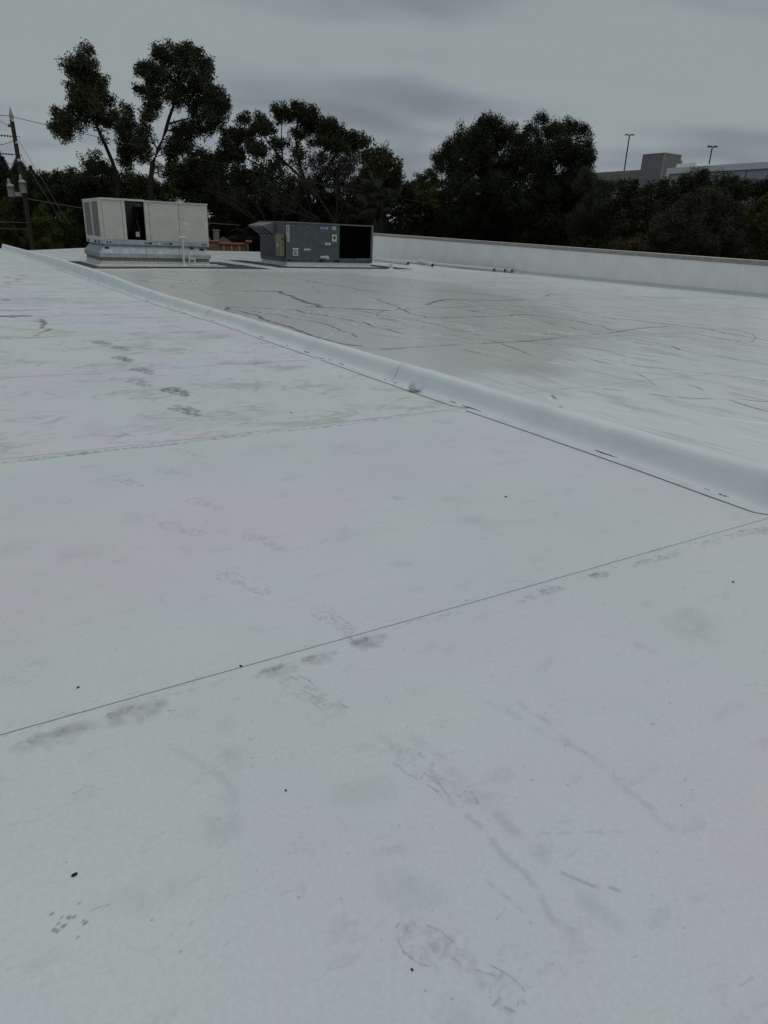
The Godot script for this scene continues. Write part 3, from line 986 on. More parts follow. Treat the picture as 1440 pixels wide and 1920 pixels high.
	for q in [[1.99, 2.2], [1.99, 1.85], [1.99, 1.45], [1.99, 1.0], [3.09, 1.75], [3.09, 1.3], [3.14, 2.22], [3.28, 1.72], [3.28, 1.3], [3.14, 1.0], [2.5, 2.255], [3.0, 2.255], [3.5, 2.255], [3.9, 2.255], [1.88, 1.6], [1.88, 1.1]]:
		box_part("screw", Vector3(q[0] - 0.012, q[1] - 0.012, 0.0), Vector3(q[0] + 0.012, q[1] + 0.012, 0.012), M.black, t)
	sticker(t, 3.36, 1.56, 0.17, 0.06, 0.0, 0)
	for q in [[4.17, 1.58, 0.07, 0.07], [4.2, 1.5, 0.08, 0.08], [4.16, 1.42, 0.06, 0.06], [4.22, 1.64, 0.04, 0.04]]:
		sticker(t, q[0], q[1], q[2], q[3], 0.0, 0)
	# inside the open bay: slanting coil behind a wire guard, pipes and a control box
	st = new_st()
	quad(st, Vector3(1.07, 0.95, -1.2), Vector3(1.3, 0.95, -0.9), Vector3(1.5, 2.26, -0.3), Vector3(1.07, 2.26, -0.3))
	put("coil_fins", st, M.coil, t)
	var wire := new_st()
	for i in 9:
		var xx := 1.1 + i * 0.055
		tube(wire, [Vector3(xx, 1.15, -0.06), Vector3(xx, 2.26, -0.06)], 0.006, -1, 4, false)
	for i in 12:
		var yy := 1.2 + i * 0.092
		tube(wire, [Vector3(1.09, yy, -0.06), Vector3(1.09 + 0.48 * clampf((yy - 0.9) / 1.2, 0.1, 1.0), yy, -0.06)], 0.006, -1, 4, false)
	put("wire_guard", wire, M.black, t)
	box_part("header_plate", Vector3(1.5, 2.1, -0.35), Vector3(1.8, 2.24, -0.3), M.coil, t)
	box_part("control_box", Vector3(1.5, 1.02, -0.5), Vector3(1.64, 1.2, -0.4), M.label, t)
	st = new_st()
	tube(st, [Vector3(1.62, 1.6, -0.6), Vector3(1.68, 1.3, -0.5), Vector3(1.66, 0.95, -0.5)], 0.018, -1, 6)
	put("refrigerant_line", st, M.slate_light, t)
	# left end: two coil openings behind upright bars
	for q in [[-3.12, -1.75], [-1.52, -0.22]]:
		var g := box_part("coil_opening", Vector3(0.172, 0.99, q[0]), Vector3(0.23, 2.22, q[1]), M.dark, t)
		var n := 9
		for i in n:
			var zz := lerpf(q[0], q[1], (i + 0.5) / n)
			box_part("grille_bar", Vector3(0.160, 0.99, zz - 0.03), Vector3(0.164, 2.22, zz + 0.03), M.bar, g)
	for q in [[-3.3, -3.12], [-1.75, -1.52], [-0.22, -0.1]]:
		box_part("end_post", Vector3(0.142, 0.9, q[0]), Vector3(0.2, 2.28, q[1]), M.beige_frame, t)
	box_part("end_sill", Vector3(0.143, 0.875, -3.2), Vector3(0.2, 0.99, -0.1), M.beige_frame, t)
	box_part("end_header", Vector3(0.143, 2.22, -3.2), Vector3(0.2, 2.284, -0.1), M.beige_frame, t)
	# base flashing turned out on to the roof
	st = new_st()
	quad(st, Vector3(-0.25, -0.03, 0.28), Vector3(4.9, 0.012, 0.28), Vector3(4.3, 0.05, 0.024), Vector3(0.02, 0.03, 0.024))
	put("base_flashing", st, M.skirt, t)


func grey_unit() -> void:
	var t := thing("rooftop_air_conditioner", "dark grey rooftop air conditioner with hood, stickers and blue oval badge", "air conditioner", Vector3(13.38, 0, -30.7))
	var d := -3.1
	box_part("curb_skirt", Vector3(0.03, -0.1, d + 0.1), Vector3(4.4, 0.15, -0.02), M.skirt, t)
	box_part("base_rail", Vector3(0.0, 0.16, d), Vector3(4.48, 0.31, 0.0), M.slate, t)
	for q in [[0.1, 0.06], [0.21, 0.06], [1.75, 0.24], [2.55, 0.24], [4.2, 0.05], [4.3, 0.05]]:
		box_part("fork_pocket", Vector3(q[0] - q[1] / 2, 0.195, -0.02), Vector3(q[0] + q[1] / 2, 0.26, 0.004), M.dark, t)
	box_part("rail_lip", Vector3(-0.004, 0.29, 0.0), Vector3(4.48, 0.312, 0.02), M.slate_light, t)
	box_part("cabinet_body", Vector3(0.0, 0.31, d), Vector3(2.66, 1.80, -0.03), M.slate_dark, t)
	box_part("access_panel", Vector3(0.0, 0.315, -0.028), Vector3(0.78, 1.79, 0.0), M.slate, t)
	box_part("access_panel", Vector3(0.786, 0.315, -0.028), Vector3(1.62, 1.79, 0.0), M.slate, t)
	box_part("access_panel", Vector3(1.626, 0.315, -0.028), Vector3(2.68, 0.855, 0.0), M.slate, t)
	box_part("access_panel", Vector3(1.626, 0.868, -0.028), Vector3(2.68, 1.79, 0.0), M.slate, t)
	box_part("cabinet_top", Vector3(-0.03, 1.795, d - 0.02), Vector3(2.71, 1.84, 0.03), M.slate_light, t)
	box_part("left_panel", Vector3(-0.012, 0.33, d + 0.05), Vector3(0.0, 1.2, -0.7), M.slate_dark, t)
	box_part("left_panel", Vector3(-0.012, 1.22, -1.24), Vector3(0.0, 1.79, -0.03), M.slate_side, t)
	# the open coil section
	box_part("coil_floor", Vector3(2.68, 0.31, d), Vector3(4.46, 0.335, -0.02), M.slate, t)
	box_part("coil_bank", Vector3(2.68, 0.335, -1.15), Vector3(4.44, 1.79, -1.05), M.dark, t)
	box_part("coil_back", Vector3(4.40, 0.335, d), Vector3(4.44, 1.79, -0.1), M.dark, t)
	box_part("section_top", Vector3(2.71, 1.79, d), Vector3(4.48, 1.832, 0.015), M.slate_light, t)
	box_part("corner_post", Vector3(4.40, 0.31, -0.09), Vector3(4.48, 1.79, 0.012), M.slate_light, t)
	box_part("bottom_bar", Vector3(3.6, 0.335, -0.06), Vector3(4.40, 0.365, -0.02), M.slate_light, t)
	for q in [[0.42, 0.9], [0.58, 0.7], [0.74, 0.75], [0.86, 0.6], [0.98, 0.8], [1.3, 0.6], [1.42, 0.5]]:
		box_part("hose_fitting", Vector3(2.70, q[0], -0.25), Vector3(2.70 + 0.09 * q[1], q[0] + 0.035, -0.2), M.slate_light, t)
	# outside-air hood on the left end
	var hood := new_st()
	quad(hood, Vector3(-0.56, 1.655, d), Vector3(-0.56, 1.655, -1.25), Vector3(0.0, 1.80, -1.25), Vector3(0.0, 1.80, d))
	quad(hood, Vector3(-0.56, 1.59, d), Vector3(-0.56, 1.59, -1.25), Vector3(-0.56, 1.655, -1.25), Vector3(-0.56, 1.655, d))
	var h := put("air_hood", hood, M.slate_light, t)
	var cheek := new_st()
	prism(cheek, [Vector2(0.0, 1.22), Vector2(0.0, 1.795), Vector2(-0.555, 1.65), Vector2(-0.555, 1.6)], -1.26, -1.24)
	put("hood_cheek", cheek, M.slate_light, h)
	var scr := new_st()
	quad(scr, Vector3(0.0, 1.24, d), Vector3(0.0, 1.24, -1.27), Vector3(-0.55, 1.6, -1.27), Vector3(-0.55, 1.6, d))
	put("hood_screen", scr, M.mesh_dark, h)
	for zz in [-1.75, -2.3, -2.85]:
		var bar := new_st()
		tube(bar, [Vector3(-0.56, 1.6, zz), Vector3(-0.02, 1.235, zz)], 0.024, -1, 5)
		put("screen_bar", bar, M.hood_bar, h)
	box_part("hood_sill", Vector3(-0.03, 1.2, d), Vector3(0.0, 1.235, -1.25), M.slate_light, t)
	# disconnect box at the front corner
	var b := box_part("disconnect_box", Vector3(-0.23, 0.38, -0.66), Vector3(-0.014, 1.31, -0.16), M.box_grey, t)
	box_part("box_cover", Vector3(-0.225, 0.4, -0.158), Vector3(-0.018, 1.29, -0.14), M.khaki, b)
	var lever := new_st()
	bx(lever, Vector3(-0.065, -0.012, -0.14), Vector3(0.065, 0.012, -0.115), Transform3D(Basis(Vector3(0, 0, 1), -0.9), Vector3(-0.12, 1.1, 0)))
	put("switch_lever", lever, M.black, b)
	box_part("box_mark", Vector3(-0.13, 0.83, -0.14), Vector3(-0.09, 0.9, -0.136), M.black, b)
	box_part("box_mark", Vector3(-0.233, 0.78, -0.46), Vector3(-0.229, 0.92, -0.36), M.label, b)
	box_part("box_mark", Vector3(-0.233, 0.545, -0.6), Vector3(-0.229, 0.56, -0.3), M.black, b)
	# badge, stickers
	var el := []
	for k in 28:
		el.append(Vector2(1.89 + 0.21 * cos(TAU * k / 28), 1.635 + 0.095 * sin(TAU * k / 28)))
	var st := new_st()
	prism(st, el, 0.0, 0.008)
	var badge := put("oval_badge", st, M.logo_blue, t)
	var rim := new_st()
	for k in 28:
		var a := TAU * k / 28
		var c := TAU * (k + 1) / 28
		var p := func(an: float, s: float) -> Vector3: return Vector3(1.89 + 0.21 * s * cos(an), 1.635 + 0.095 * s * sin(an), 0.0095)
		quad(rim, p.call(a, 0.88), p.call(a, 0.94), p.call(c, 0.94), p.call(c, 0.88))
	put("badge_rim", rim, M.label, badge)
	var tm := TextMesh.new()
	var f := SystemFont.new()
	f.font_names = PackedStringArray(["Droid Serif"])
	f.font_weight = 700
	var fv := FontVariation.new()
	fv.base_font = f
	fv.variation_transform = Transform2D(Vector2(1, 0), Vector2(-0.22, 1), Vector2.ZERO)
	tm.font = fv
	tm.text = "Carrier"
	tm.font_size = 32
	tm.pixel_size = 0.0029
	tm.depth = 0.004
	var txt := put_mesh("badge_lettering", tm, M.white, badge)
	txt.position = Vector3(1.89, 1.64, 0.012)
	for q in [[0.09, 1.52, 0.14, 0.34, 5], [0.1, 1.16, 0.12, 0.3, 4], [2.39, 1.645, 0.17, 0.13, 3], [2.08, 0.965, 0.27, 0.1, 2], [0.46, 0.71, 0.28, 0.075, 1], [0.45, 0.53, 0.25, 0.2, 4], [1.03, 0.70, 0.31, 0.065, 1], [1.79, 0.39, 0.16, 0.075, 1], [2.0, 0.405, 0.26, 0.08, 1], [2.07, 0.335, 0.2, 0.035, 0]]:
		sticker(t, q[0], q[1], q[2], q[3], 0.0, q[4])
	var gs := box_part("sticker", Vector3(2.30, 1.07, 0.0), Vector3(2.53, 1.37, 0.004), M.label, t)
	st = new_st()
	prism(st, [Vector2(2.415, 1.13), Vector2(2.505, 1.235), Vector2(2.415, 1.35), Vector2(2.325, 1.235)], 0.004, 0.007)
	put("green_diamond", st, M.green, gs)
	box_part("print", Vector3(2.34, 1.085, 0.004), Vector3(2.49, 1.11, 0.006), M.ink, gs)
	for q in [[0.36, 1.68], [1.06, 1.66]]:
		var k := new_st()
		tube(k, [Vector3(q[0], q[1], 0.0), Vector3(q[0], q[1], 0.03)], 0.045, -1, 10)
		put("gauge_port", k, M.slate_light, t)


# dark walkway pads round both units
func pads() -> void:
	var spots := [
		["front left pad of the beige unit, beside the curb", 4.55, 6.75, -28.6, -27.5], ["middle pad before the beige unit", 6.82, 9.02, -28.55, -27.5], ["front right pad of the beige unit", 9.09, 11.3, -28.6, -27.5],
		["left pad of the beige unit, nearer one", 4.5, 5.02, -30.7, -28.68], ["left pad of the beige unit, farther one", 4.42, 5.0, -32.9, -30.8],
		["right pad of the beige unit, nearer one", 10.05, 11.2, -30.6, -28.68], ["right pad of the beige unit, farther one", 10.0, 11.0, -32.7, -30.7],
		["front left pad of the grey unit", 12.2, 14.4, -29.75, -28.7], ["middle pad before the grey unit", 14.47, 16.6, -29.75, -28.7], ["front right pad of the grey unit, beside a vent pipe", 16.67, 18.85, -29.75, -28.7],
		["left pad of the grey unit, nearer one", 12.15, 13.1, -32.0, -29.83], ["left pad of the grey unit, farther one", 12.1, 13.0, -34.9, -32.1], ["right pad of the grey unit", 18.05, 18.85, -32.4, -29.83]]
	for s in spots:
		var st := new_st()
		var n := 5
		for i in n:
			var xa: float = lerpf(s[1], s[2], float(i) / n)
			var xb: float = lerpf(s[1], s[2], float(i + 1) / n)
			var ys := [right_y(xa, s[4]) + 0.014, right_y(xb, s[4]) + 0.014, right_y(xb, s[3]) + 0.014, right_y(xa, s[3]) + 0.014]
			quad(st, Vector3(xa, ys[0], s[4]), Vector3(xb, ys[1], s[4]), Vector3(xb, ys[2], s[3]), Vector3(xa, ys[3], s[3]))
			quad(st, Vector3(xa, ys[0] - 0.03, s[4]), Vector3(xb, ys[1] - 0.03, s[4]), Vector3(xb, ys[1], s[4]), Vector3(xa, ys[0], s[4]))
		tag(put("walkway_pad", st, M.pad), "dark grey walkway pad: " + s[0], "walkway pad", "walkway pads round the rooftop units")


func pipes() -> void:
	var t := thing("drain_standpipe", "tall white plastic pipe with a tee cap before the beige unit", "pipe", Vector3(8.32, 0, -29.2))
	var st := new_st()
	tube(st, [Vector3(0, -0.02, 0), Vector3(0, 1.02, 0)], 0.042, -1, 10)
	put("pipe_shaft", st, M.pvc, t)
	st = new_st()
	tube(st, [Vector3(-0.12, 1.05, 0), Vector3(0.12, 1.05, 0)], 0.055, -1, 10)
	put("tee_cap", st, M.pvc, t)
	st = new_st()
	lathe(st, Vector3.ZERO, [Vector2(0.14, 0.0), Vector2(0.09, 0.02), Vector2(0.06, 0.1)])
	put("pipe_boot", st, M.skirt, t)
	t = thing("condensate_trap", "short white plastic drain trap right of the tall pipe", "pipe", Vector3(8.54, 0, -29.2))
	for q in [[[Vector3(0, 0.05, 0), Vector3(0, 0.64, 0)], 0.032], [[Vector3(0, 0.28, 0), Vector3(0.22, 0.28, 0)], 0.03], [[Vector3(0.22, 0.3, 0), Vector3(0.22, 0.05, 0)], 0.032], [[Vector3(0, 0.045, 0), Vector3(1.15, 0.045, 0.03)], 0.036]]:
		st = new_st()
		tube(st, q[0], q[1], -1, 9)
		put("pipe_length", st, M.pvc, t)
	# loose pipe lying beside the parapet
	for q in [["longest white plastic pipe lying by the foot of the parapet", 22.95, -27.7, 22.75, -38.6], ["second white plastic pipe lying close against the longest one", 23.12, -27.1, 23.0, -36.0], ["white plastic pipe nearest the parapet, its end standing out at the right", 23.27, -26.75, 23.2, -33.5], ["short white plastic pipe lying loose in front of the pipe bundle", 21.35, -32.9, 21.95, -37.6], ["bent short white pipe lying askew across the far end of the bundle", 22.75, -34.0, 21.9, -31.4]]:
		st = new_st()
		var a := Vector3(q[1], 0.085, q[2])
		var b := Vector3(q[3], 0.085, q[4])
		if q[0].begins_with("bent"):
			a.y = 0.2
		tube(st, [a, a.lerp(b, 0.5) + Vector3(0.03, 0, 0), b], 0.08, -1, 10, false)
		var o := put("plastic_pipe", st, M.pvc_old)
		tag(o, q[0], "pipe", "loose pipes lying by the parapet")
		st = new_st()
		tube(st, [a, a + (b - a).normalized() * 0.004], 0.04, -1, 10)
		put("pipe_mouth", st, M.black, o)
	for q in [["white vent pipe standing before the right corner of the grey unit", 17.6, -28.55, 0.26], ["white vent pipe standing by the parapet at the end of the loose pipes", 23.1, -26.2, 0.26], ["small white vent pipe behind the grey unit near the parapet", 20.9, -35.4, 0.22]]:
		var v := thing("vent_pipe", q[0], "vent pipe", Vector3(q[1], 0, q[2]), 0, "vent pipes through the right roof")
		st = new_st()
		tube(st, [Vector3(0, -0.02, 0), Vector3(0, q[3], 0)], 0.07, -1, 12, false)
		put("pipe_shaft", st, M.pvc, v)
		st = new_st()
		lathe(st, Vector3.ZERO, [Vector2(0.2, 0.004), Vector2(0.12, 0.02), Vector2(0.08, 0.09)])
		put("pipe_boot", st, M.skirt, v)
		st = new_st()
		lathe(st, Vector3(0, q[3], 0), [Vector2(0.085, -0.05), Vector2(0.085, 0.0), Vector2(0.06, 0.004), Vector2(0.06, -0.06), Vector2(0.0, -0.06)])
		put("pipe_rim", st, M.pvc_old, v)


func small_things() -> void:
	# crumpled plastic against the curb
	var st := new_st()
	st.set_smooth_group(-1)
	var n := FastNoiseLite.new()
	n.seed = 3
	n.frequency = 2.2
	var pt := func(i: int, j: int) -> Vector3:
		var u := PI * i / 10.0
		var v := TAU * j / 14.0
		var p := Vector3(sin(u) * cos(v), cos(u), sin(u) * sin(v))
		return p * Vector3(0.06, 0.05, 0.075) * (1.0 + 0.55 * n.get_noise_3d(p.x * 2.0, p.y * 2.0, p.z * 2.0 + (j % 14) * 0.0))
	for i in 10:
		for j in 14:
			quad(st, pt.call(i, j), pt.call(i, (j + 1) % 14), pt.call(i + 1, (j + 1) % 14), pt.call(i + 1, j))
	var o := put("plastic_wrap", st, M.wrap)
	o.position = Vector3(4.02, left_y(4.0, -5.95) + 0.05, -5.95)
	tag(o, "crumpled ball of pale plastic lying against the curb", "plastic wrap")
	for q in [["dark leaf scrap on the membrane, lower left, largest of the scraps", 0.04, -1.42, 0.008], ["tiny dark scrap above the near lap at the left", 0.17, -2.2, 0.006], ["tiny dark scrap sitting right on the near lap line", 0.70, -2.065, 0.007], ["tiny dark scrap beside the shoe print at the bottom", 0.63, -0.82, 0.004], ["tiny dark scrap in the middle of the membrane, below the lap", 0.6, -1.43, 0.004], ["tiny dark scrap near the right edge, below the lap", 3.0, -1.64, 0.007], ["tiny dark scrap beyond the near lap, right of the middle", 2.76, -3.02, 0.008], ["tiny dark scrap beyond the second lap, near the middle", 2.46, -5.58, 0.011]]:
		st = new_st()
		var r: float = q[3] * 0.68
		lathe(st, Vector3.ZERO, [Vector2(r * 0.9, -0.001), Vector2(r, r * 0.3), Vector2(r * 0.5, r * 0.7), Vector2(0, r * 0.75)], 7)
		var s := put("leaf_scrap", st, M.debris)
		s.position = Vector3(q[1], left_y(q[1], q[2]) + 0.003, q[2])
		s.scale = Vector3(1.5, 1, 0.8)
		s.rotation.y = q[1] * 3.0
		tag(s, q[0], "leaf scrap", "dark scraps on the left roof")


# ====================== utility pole ======================
func span(a: Vector3, b: Vector3, sag: float, r: float, called: String, label: String, group: String, m: Material) -> void:
	var st := new_st()
	var pts := []
	for i in 17:
		var t := i / 16.0
		pts.append(a.lerp(b, t) - Vector3(0, sag * 4.0 * t * (1.0 - t), 0))
	tube(st, pts, r, -1, 5, false)
	tag(put(called, st, m), label, "wire", group)


func utility_pole() -> void:
	var at := Vector3(6.8, GROUND, -67.66)
	var turn := atan2(-at.x, -at.z)
	var t := thing("utility_pole", "weathered wooden utility pole with transformers at the left", "utility pole", at, turn)
	var st := new_st()
	tube(st, [Vector3(0, 0, 0), Vector3(-0.03, 6, 0), Vector3(-0.12, 11, 0), Vector3(-0.22, 14.6, 0)], 0.22, 0.15, 12)
	put("pole_shaft", st, M.pole, t)
	st = new_st()
	lathe(st, Vector3(-0.22, 14.6, 0), [Vector2(0.155, 0.0), Vector2(0.15, 0.35), Vector2(0.03, 0.9), Vector2(0.0, 0.92)])
	put("pole_cap", st, M.pole_cap, t)
	for q in [[Vector3(-0.16, 14.55, 0.17), 0.1], [Vector3(-0.1, 13.05, 0.16), 0.1], [Vector3(-0.12, 11.8, 0.17), 0.12]]:
		st = new_st()
		lathe(st, q[0], [Vector2(0.0, -q[1]), Vector2(q[1], -q[1] * 0.4), Vector2(q[1] * 0.8, q[1] * 0.6), Vector2(0, q[1])], 10)
		put("clamp_fitting", st, M.label, t)
	st = new_st()
	lathe(st, Vector3(-0.45, 14.2, 0), [Vector2(0.0, -0.1), Vector2(0.13, -0.08), Vector2(0.1, 0.05), Vector2(0.03, 0.15)], 10)
	put("insulator", st, M.porcelain, t)
	for y in [13.48, 12.2]:
		var x0 := -0.38 if y > 13.0 else -0.45
		for k in 4:
			st = new_st()
			var c := Vector3(x0 - 0.12 - k * 0.2, y, 0.0)
			tube(st, [c + Vector3(0.09, 0, 0), c + Vector3(0.05, 0, 0), c, c + Vector3(-0.03, 0, 0)], 0.03, 0.11, 9)
			put("insulator", st, M.porcelain, t)
		st = new_st()
		tube(st, [Vector3(0.2, y, 0.02), Vector3(x0 - 0.9, y, 0.0)], 0.025, -1, 6)
		put("insulator_rod", st, M.wire, t)
	box_part("cross_arm", Vector3(-0.5, 11.55, 0.1), Vector3(0.2, 11.64, 0.2), M.pole, t)
	for k in 2:
		var c := Vector3(-0.1, 9.42, 0.36) if k == 0 else Vector3(-1.0, 9.1, -0.1)
		st = new_st()
		lathe(st, c, [Vector2(0.0, 0.0), Vector2(0.24, 0.0), Vector2(0.26, 0.06), Vector2(0.26, 0.76), Vector2(0.29, 0.78), Vector2(0.29, 0.84), Vector2(0.18, 0.95), Vector2(0.0, 1.03)], 16)
		var can := put("transformer_can", st, M.transformer, t)
		for j in 3:
			st = new_st()
			var a := 1.0 + j * 0.55
			lathe(st, c + Vector3(cos(a) * 0.255, 0.68, sin(a) * 0.255), [Vector2(0, -0.05), Vector2(0.045, -0.02), Vector2(0.045, 0.03), Vector2(0, 0.05)], 8)
			put("terminal", st, M.black, can)
		st = new_st()
		lathe(st, c + Vector3(-0.08, 0.9, 0), [Vector2(0.1, 0.0), Vector2(0.13, 0.1), Vector2(0.08, 0.22), Vector2(0.11, 0.3), Vector2(0.05, 0.45), Vector2(0.0, 0.47)], 10)
		put("bushing", st, M.transformer, can)
	box_part("mount_bracket", Vector3(-0.75, 9.2, -0.1), Vector3(-0.1, 9.5, 0.1), M.transformer, t)
	st = new_st()
	tube(st, [Vector3(0.12, 11.6, 0.1), Vector3(0.22, 11.1, 0.15), Vector3(0.2, 10.2, 0.4), Vector3(0.0, 9.9, 0.4)], 0.03, -1, 5)
	put("jumper_cable", st, M.wire, t)
	# wires
	var g := "wires strung from the utility pole"
	var f := func(x: float, y: float) -> Vector3: return at + Basis(Vector3.UP, turn) * Vector3(x, y, 0.1)
	span(f.call(-0.22, 14.85), Vector3(29.7, 3.3, -41.0), 0.25, 0.02, "overhead_wire", "thin wire falling from the pole top rightward across the trees", g, M.wire)
	span(f.call(-0.24, 14.87), Vector3(3.4, 8.6, -65.9), 0.0, 0.022, "overhead_wire", "short level wire leaving the pole top leftward", g, M.wire)
	span(f.call(-0.5, 14.2), Vector3(3.4, 9.3, -65.9), 0.0, 0.018, "overhead_wire", "slanting wire from the upper left insulator to the left", g, M.wire)
	span(f.call(-1.2, 13.48), Vector3(3.2, 7.1, -65.9), 0.05, 0.02, "overhead_wire", "wire held by the upper string of insulators", g, M.wire)
	span(f.call(-0.3, 13.15), Vector3(3.3, 6.9, -65.9), 0.35, 0.02, "overhead_wire", "sagging loop of wire below the upper insulator string", g, M.wire)
	span(f.call(-1.25, 12.2), Vector3(3.1, 5.9, -65.9), 0.05, 0.02, "overhead_wire", "wire held by the lower string of insulators", g, M.wire)
	span(f.call(-0.45, 11.5), Vector3(3.0, 6.2, -65.9), 0.2, 0.02, "overhead_wire", "wire from the small cross arm leftward past a pine", g, M.wire)
	span(f.call(0.04, 9.06), Vector3(20.5, 1.7, -56.0), 0.25, 0.025, "overhead_wire", "lowest pale wire running from the pole behind the beige unit", g, M.guy)
	span(f.call(-0.1, 7.25), Vector3(3.0, 1.2, -65.9), 0.0, 0.02, "overhead_wire", "low wire across the shrubs left of the pole, upper of two", g, M.guy)
	span(f.call(0.0, 6.75), Vector3(3.0, 0.72, -65.9), 0.0, 0.02, "overhead_wire", "low wire across the shrubs left of the pole, lower of two", g, M.guy)
	span(f.call(0.05, 13.2), Vector3(9.5, 1.2, -65.2), 0.0, 0.015, "guy_wire", "longer slanting guy wire from high on the pole", "guy wires of the utility pole", M.guy)
	span(f.call(0.05, 12.2), Vector3(9.0, 1.4, -65.4), 0.0, 0.015, "guy_wire", "shorter slanting guy wire from lower on the pole", "guy wires of the utility pole", M.guy)


# ====================== buildings beyond the trees ======================
func far_buildings() -> void:
	var t := thing("stair_tower", "grey block-like stair tower rising over the parking deck", "tower", Vector3(85.1, GROUND, -69.7))
	box_part("tower_wall", Vector3(0, 0, -3.6), Vector3(3.5, 18.9, 0), M.tower, t)
	box_part("tower_setback", Vector3(3.5, 0, -3.4), Vector3(4.1, 18.35, -0.2), M.tower, t)
	box_part("tower_coping", Vector3(-0.03, 18.9, -3.63), Vector3(3.53, 19.0, 0.03), M.tower_trim, t)
	box_part("corner_strip", Vector3(-0.02, 0, -0.1), Vector3(0.1, 18.9, 0.02), M.tower_trim, t)
	t = thing("parking_deck", "low grey parking deck with pale panels left of the stair tower", "parking deck", Vector3(85.1, GROUND, -73.0))
	box_part("deck_wall", Vector3(0.0, 15.95, -22), Vector3(30, 17.1, -0.3), M.tower, t)
	box_part("deck_core", Vector3(0.5, 0, -22), Vector3(30, 15.95, -0.35), M.dark, t)
	for q in [[-6.7, -4.2], [-4.1, -1.6], [-9.3, -6.8]]:
		box_part("pale_panel", Vector3(-0.05, 14.3, q[0]), Vector3(0.1, 16.65, q[1]), M.garage_panel, t)
		box_part("panel_cap", Vector3(-0.1, 16.66, q[0]), Vector3(0.1, 16.74, q[1]), M.tower_trim, t)
	for z in [-1.5, -6.75, -12.0]:
		box_part("deck_column", Vector3(0.06, 0, z - 0.12), Vector3(0.5, 15.95, z + 0.12), M.tower, t)
	box_part("lower_wall", Vector3(0.05, 0, -22), Vector3(0.5, 14.2, -1.8), M.tower, t)
	t = thing("white_building", "long white building with a white fascia at the far right", "building", Vector3(62.4, GROUND, -50.4))
	box_part("building_face", Vector3(0.15, 0, 0), Vector3(26, 14.0, 34), M.white_build, t)
	box_part("fascia_board", Vector3(0.0, 14.0, -0.15), Vector3(26, 14.52, 34), M.white_trim, t)
	box_part("end_pilaster", Vector3(0.0, 0, -0.14), Vector3(0.4, 14.0, 0.22), M.white_trim, t)
	box_part("roof_box", Vector3(0.9, 14.52, 0.2), Vector3(3.5, 14.95, 2.4), M.white_trim, t)
	for z in [8.3, 16.0, 24.0]:
		box_part("downspout", Vector3(0.08, 9, z), Vector3(0.15, 14.0, z + 0.08), M.galv_dark, t)
	var wl := new_st()
	bx(wl, Vector3(0.0, 13.3, 7.4), Vector3(0.15, 13.6, 7.7))
	put("wall_lamp", wl, M.galv_dark, t)
	for q in [["taller twin-head lamp post rising behind the parking deck", Vector3(85.7, 11.0, -76.7), 4.68], ["twin-head lamp post rising behind the white fascia", Vector3(66.05, 8.5, -48.59), 2.05]]:
		var l := thing("lamp_post", q[0], "lamp post", q[1], -0.7, "lamp posts on the far roofs")
		var st := new_st()
		tube(st, [Vector3.ZERO, Vector3(0, q[2], 0)], 0.085 if q[2] > 3 else 0.06, -1, 8)
		put("post_shaft", st, M.lamp, l)
		for s in [-1.0, 1.0]:
			var k: float = 1.0 if q[2] > 3 else 0.72
			box_part("lamp_head", Vector3(minf(0.08 * s, 0.62 * s * k), q[2] - 0.03, -0.15), Vector3(maxf(0.08 * s, 0.62 * s * k), q[2] + 0.09, 0.15), M.lamp, l)


func tiled_house() -> void:
	var t := thing("tiled_house", "brown neighbouring house roof with orange clay tile edges between the units", "house", Vector3(17.0, GROUND, -53.0), 0.0)
	box_part("house_wall", Vector3(-1.5, 0, -4), Vector3(5.5, 5.72, 0), M.house, t)
	box_part("parapet_block", Vector3(0.6, 5.72, -1.0), Vector3(2.9, 6.28, -0.3), M.house, t)
	box_part("end_block", Vector3(-0.6, 5.72, -1.2), Vector3(0.75, 6.42, -0.1), M.house, t)
	box_part("end_block", Vector3(2.95, 5.72, -1.2), Vector3(3.1, 6.42, -0.1), M.house, t)
	for x in [1.15, 1.75, 2.35]:
		box_part("block_rib", Vector3(x, 5.72, -0.3), Vector3(x + 0.12, 6.28, -0.24), M.stucco, t)
	for q in [[-0.75, 0.85, 6.5, -0.1], [0.65, 3.05, 6.36, -0.25], [2.9, 3.5, 6.56, -0.1], [0.3, 5.5, 5.8, 0.1], [-1.5, 0.3, 5.78, 0.1]]:
		var n := int((q[1] - q[0]) / 0.22)
		for i in n:
			var st := new_st()
			var x: float = q[0] + 0.22 * i
			tube(st, [Vector3(x, q[2], q[3] - 0.05), Vector3(x + 0.24, q[2] + 0.012, q[3] - 0.05)], 0.115, 0.098, 10)
			put("clay_tile", st, M.clay, t)
	box_part("chimney_stack", Vector3(0.9, 6.3, -1.6), Vector3(1.24, 7.25, -1.25), M.chimney, t)
	box_part("chimney_cap", Vector3(0.86, 7.25, -1.64), Vector3(1.28, 7.32, -1.21), M.stucco, t)
	var r := new_st()
	var a := [Vector3(1.2, 6.35, -1.4), Vector3(2.5, 6.35, -1.4), Vector3(2.5, 6.35, -2.6), Vector3(1.2, 6.35, -2.6)]
	var p := Vector3(1.8, 6.85, -2.0)
	for k in 4:
		r.set_smooth_group(-1)
		for v in [a[k], p, a[(k + 1) % 4]]:
			r.add_vertex(v)
	put("dark_roof", r, M.slate_dark, t)
	box_part("flue_pipe", Vector3(0.1, 6.4, -0.9), Vector3(0.35, 6.75, -0.7), M.chimney, t)


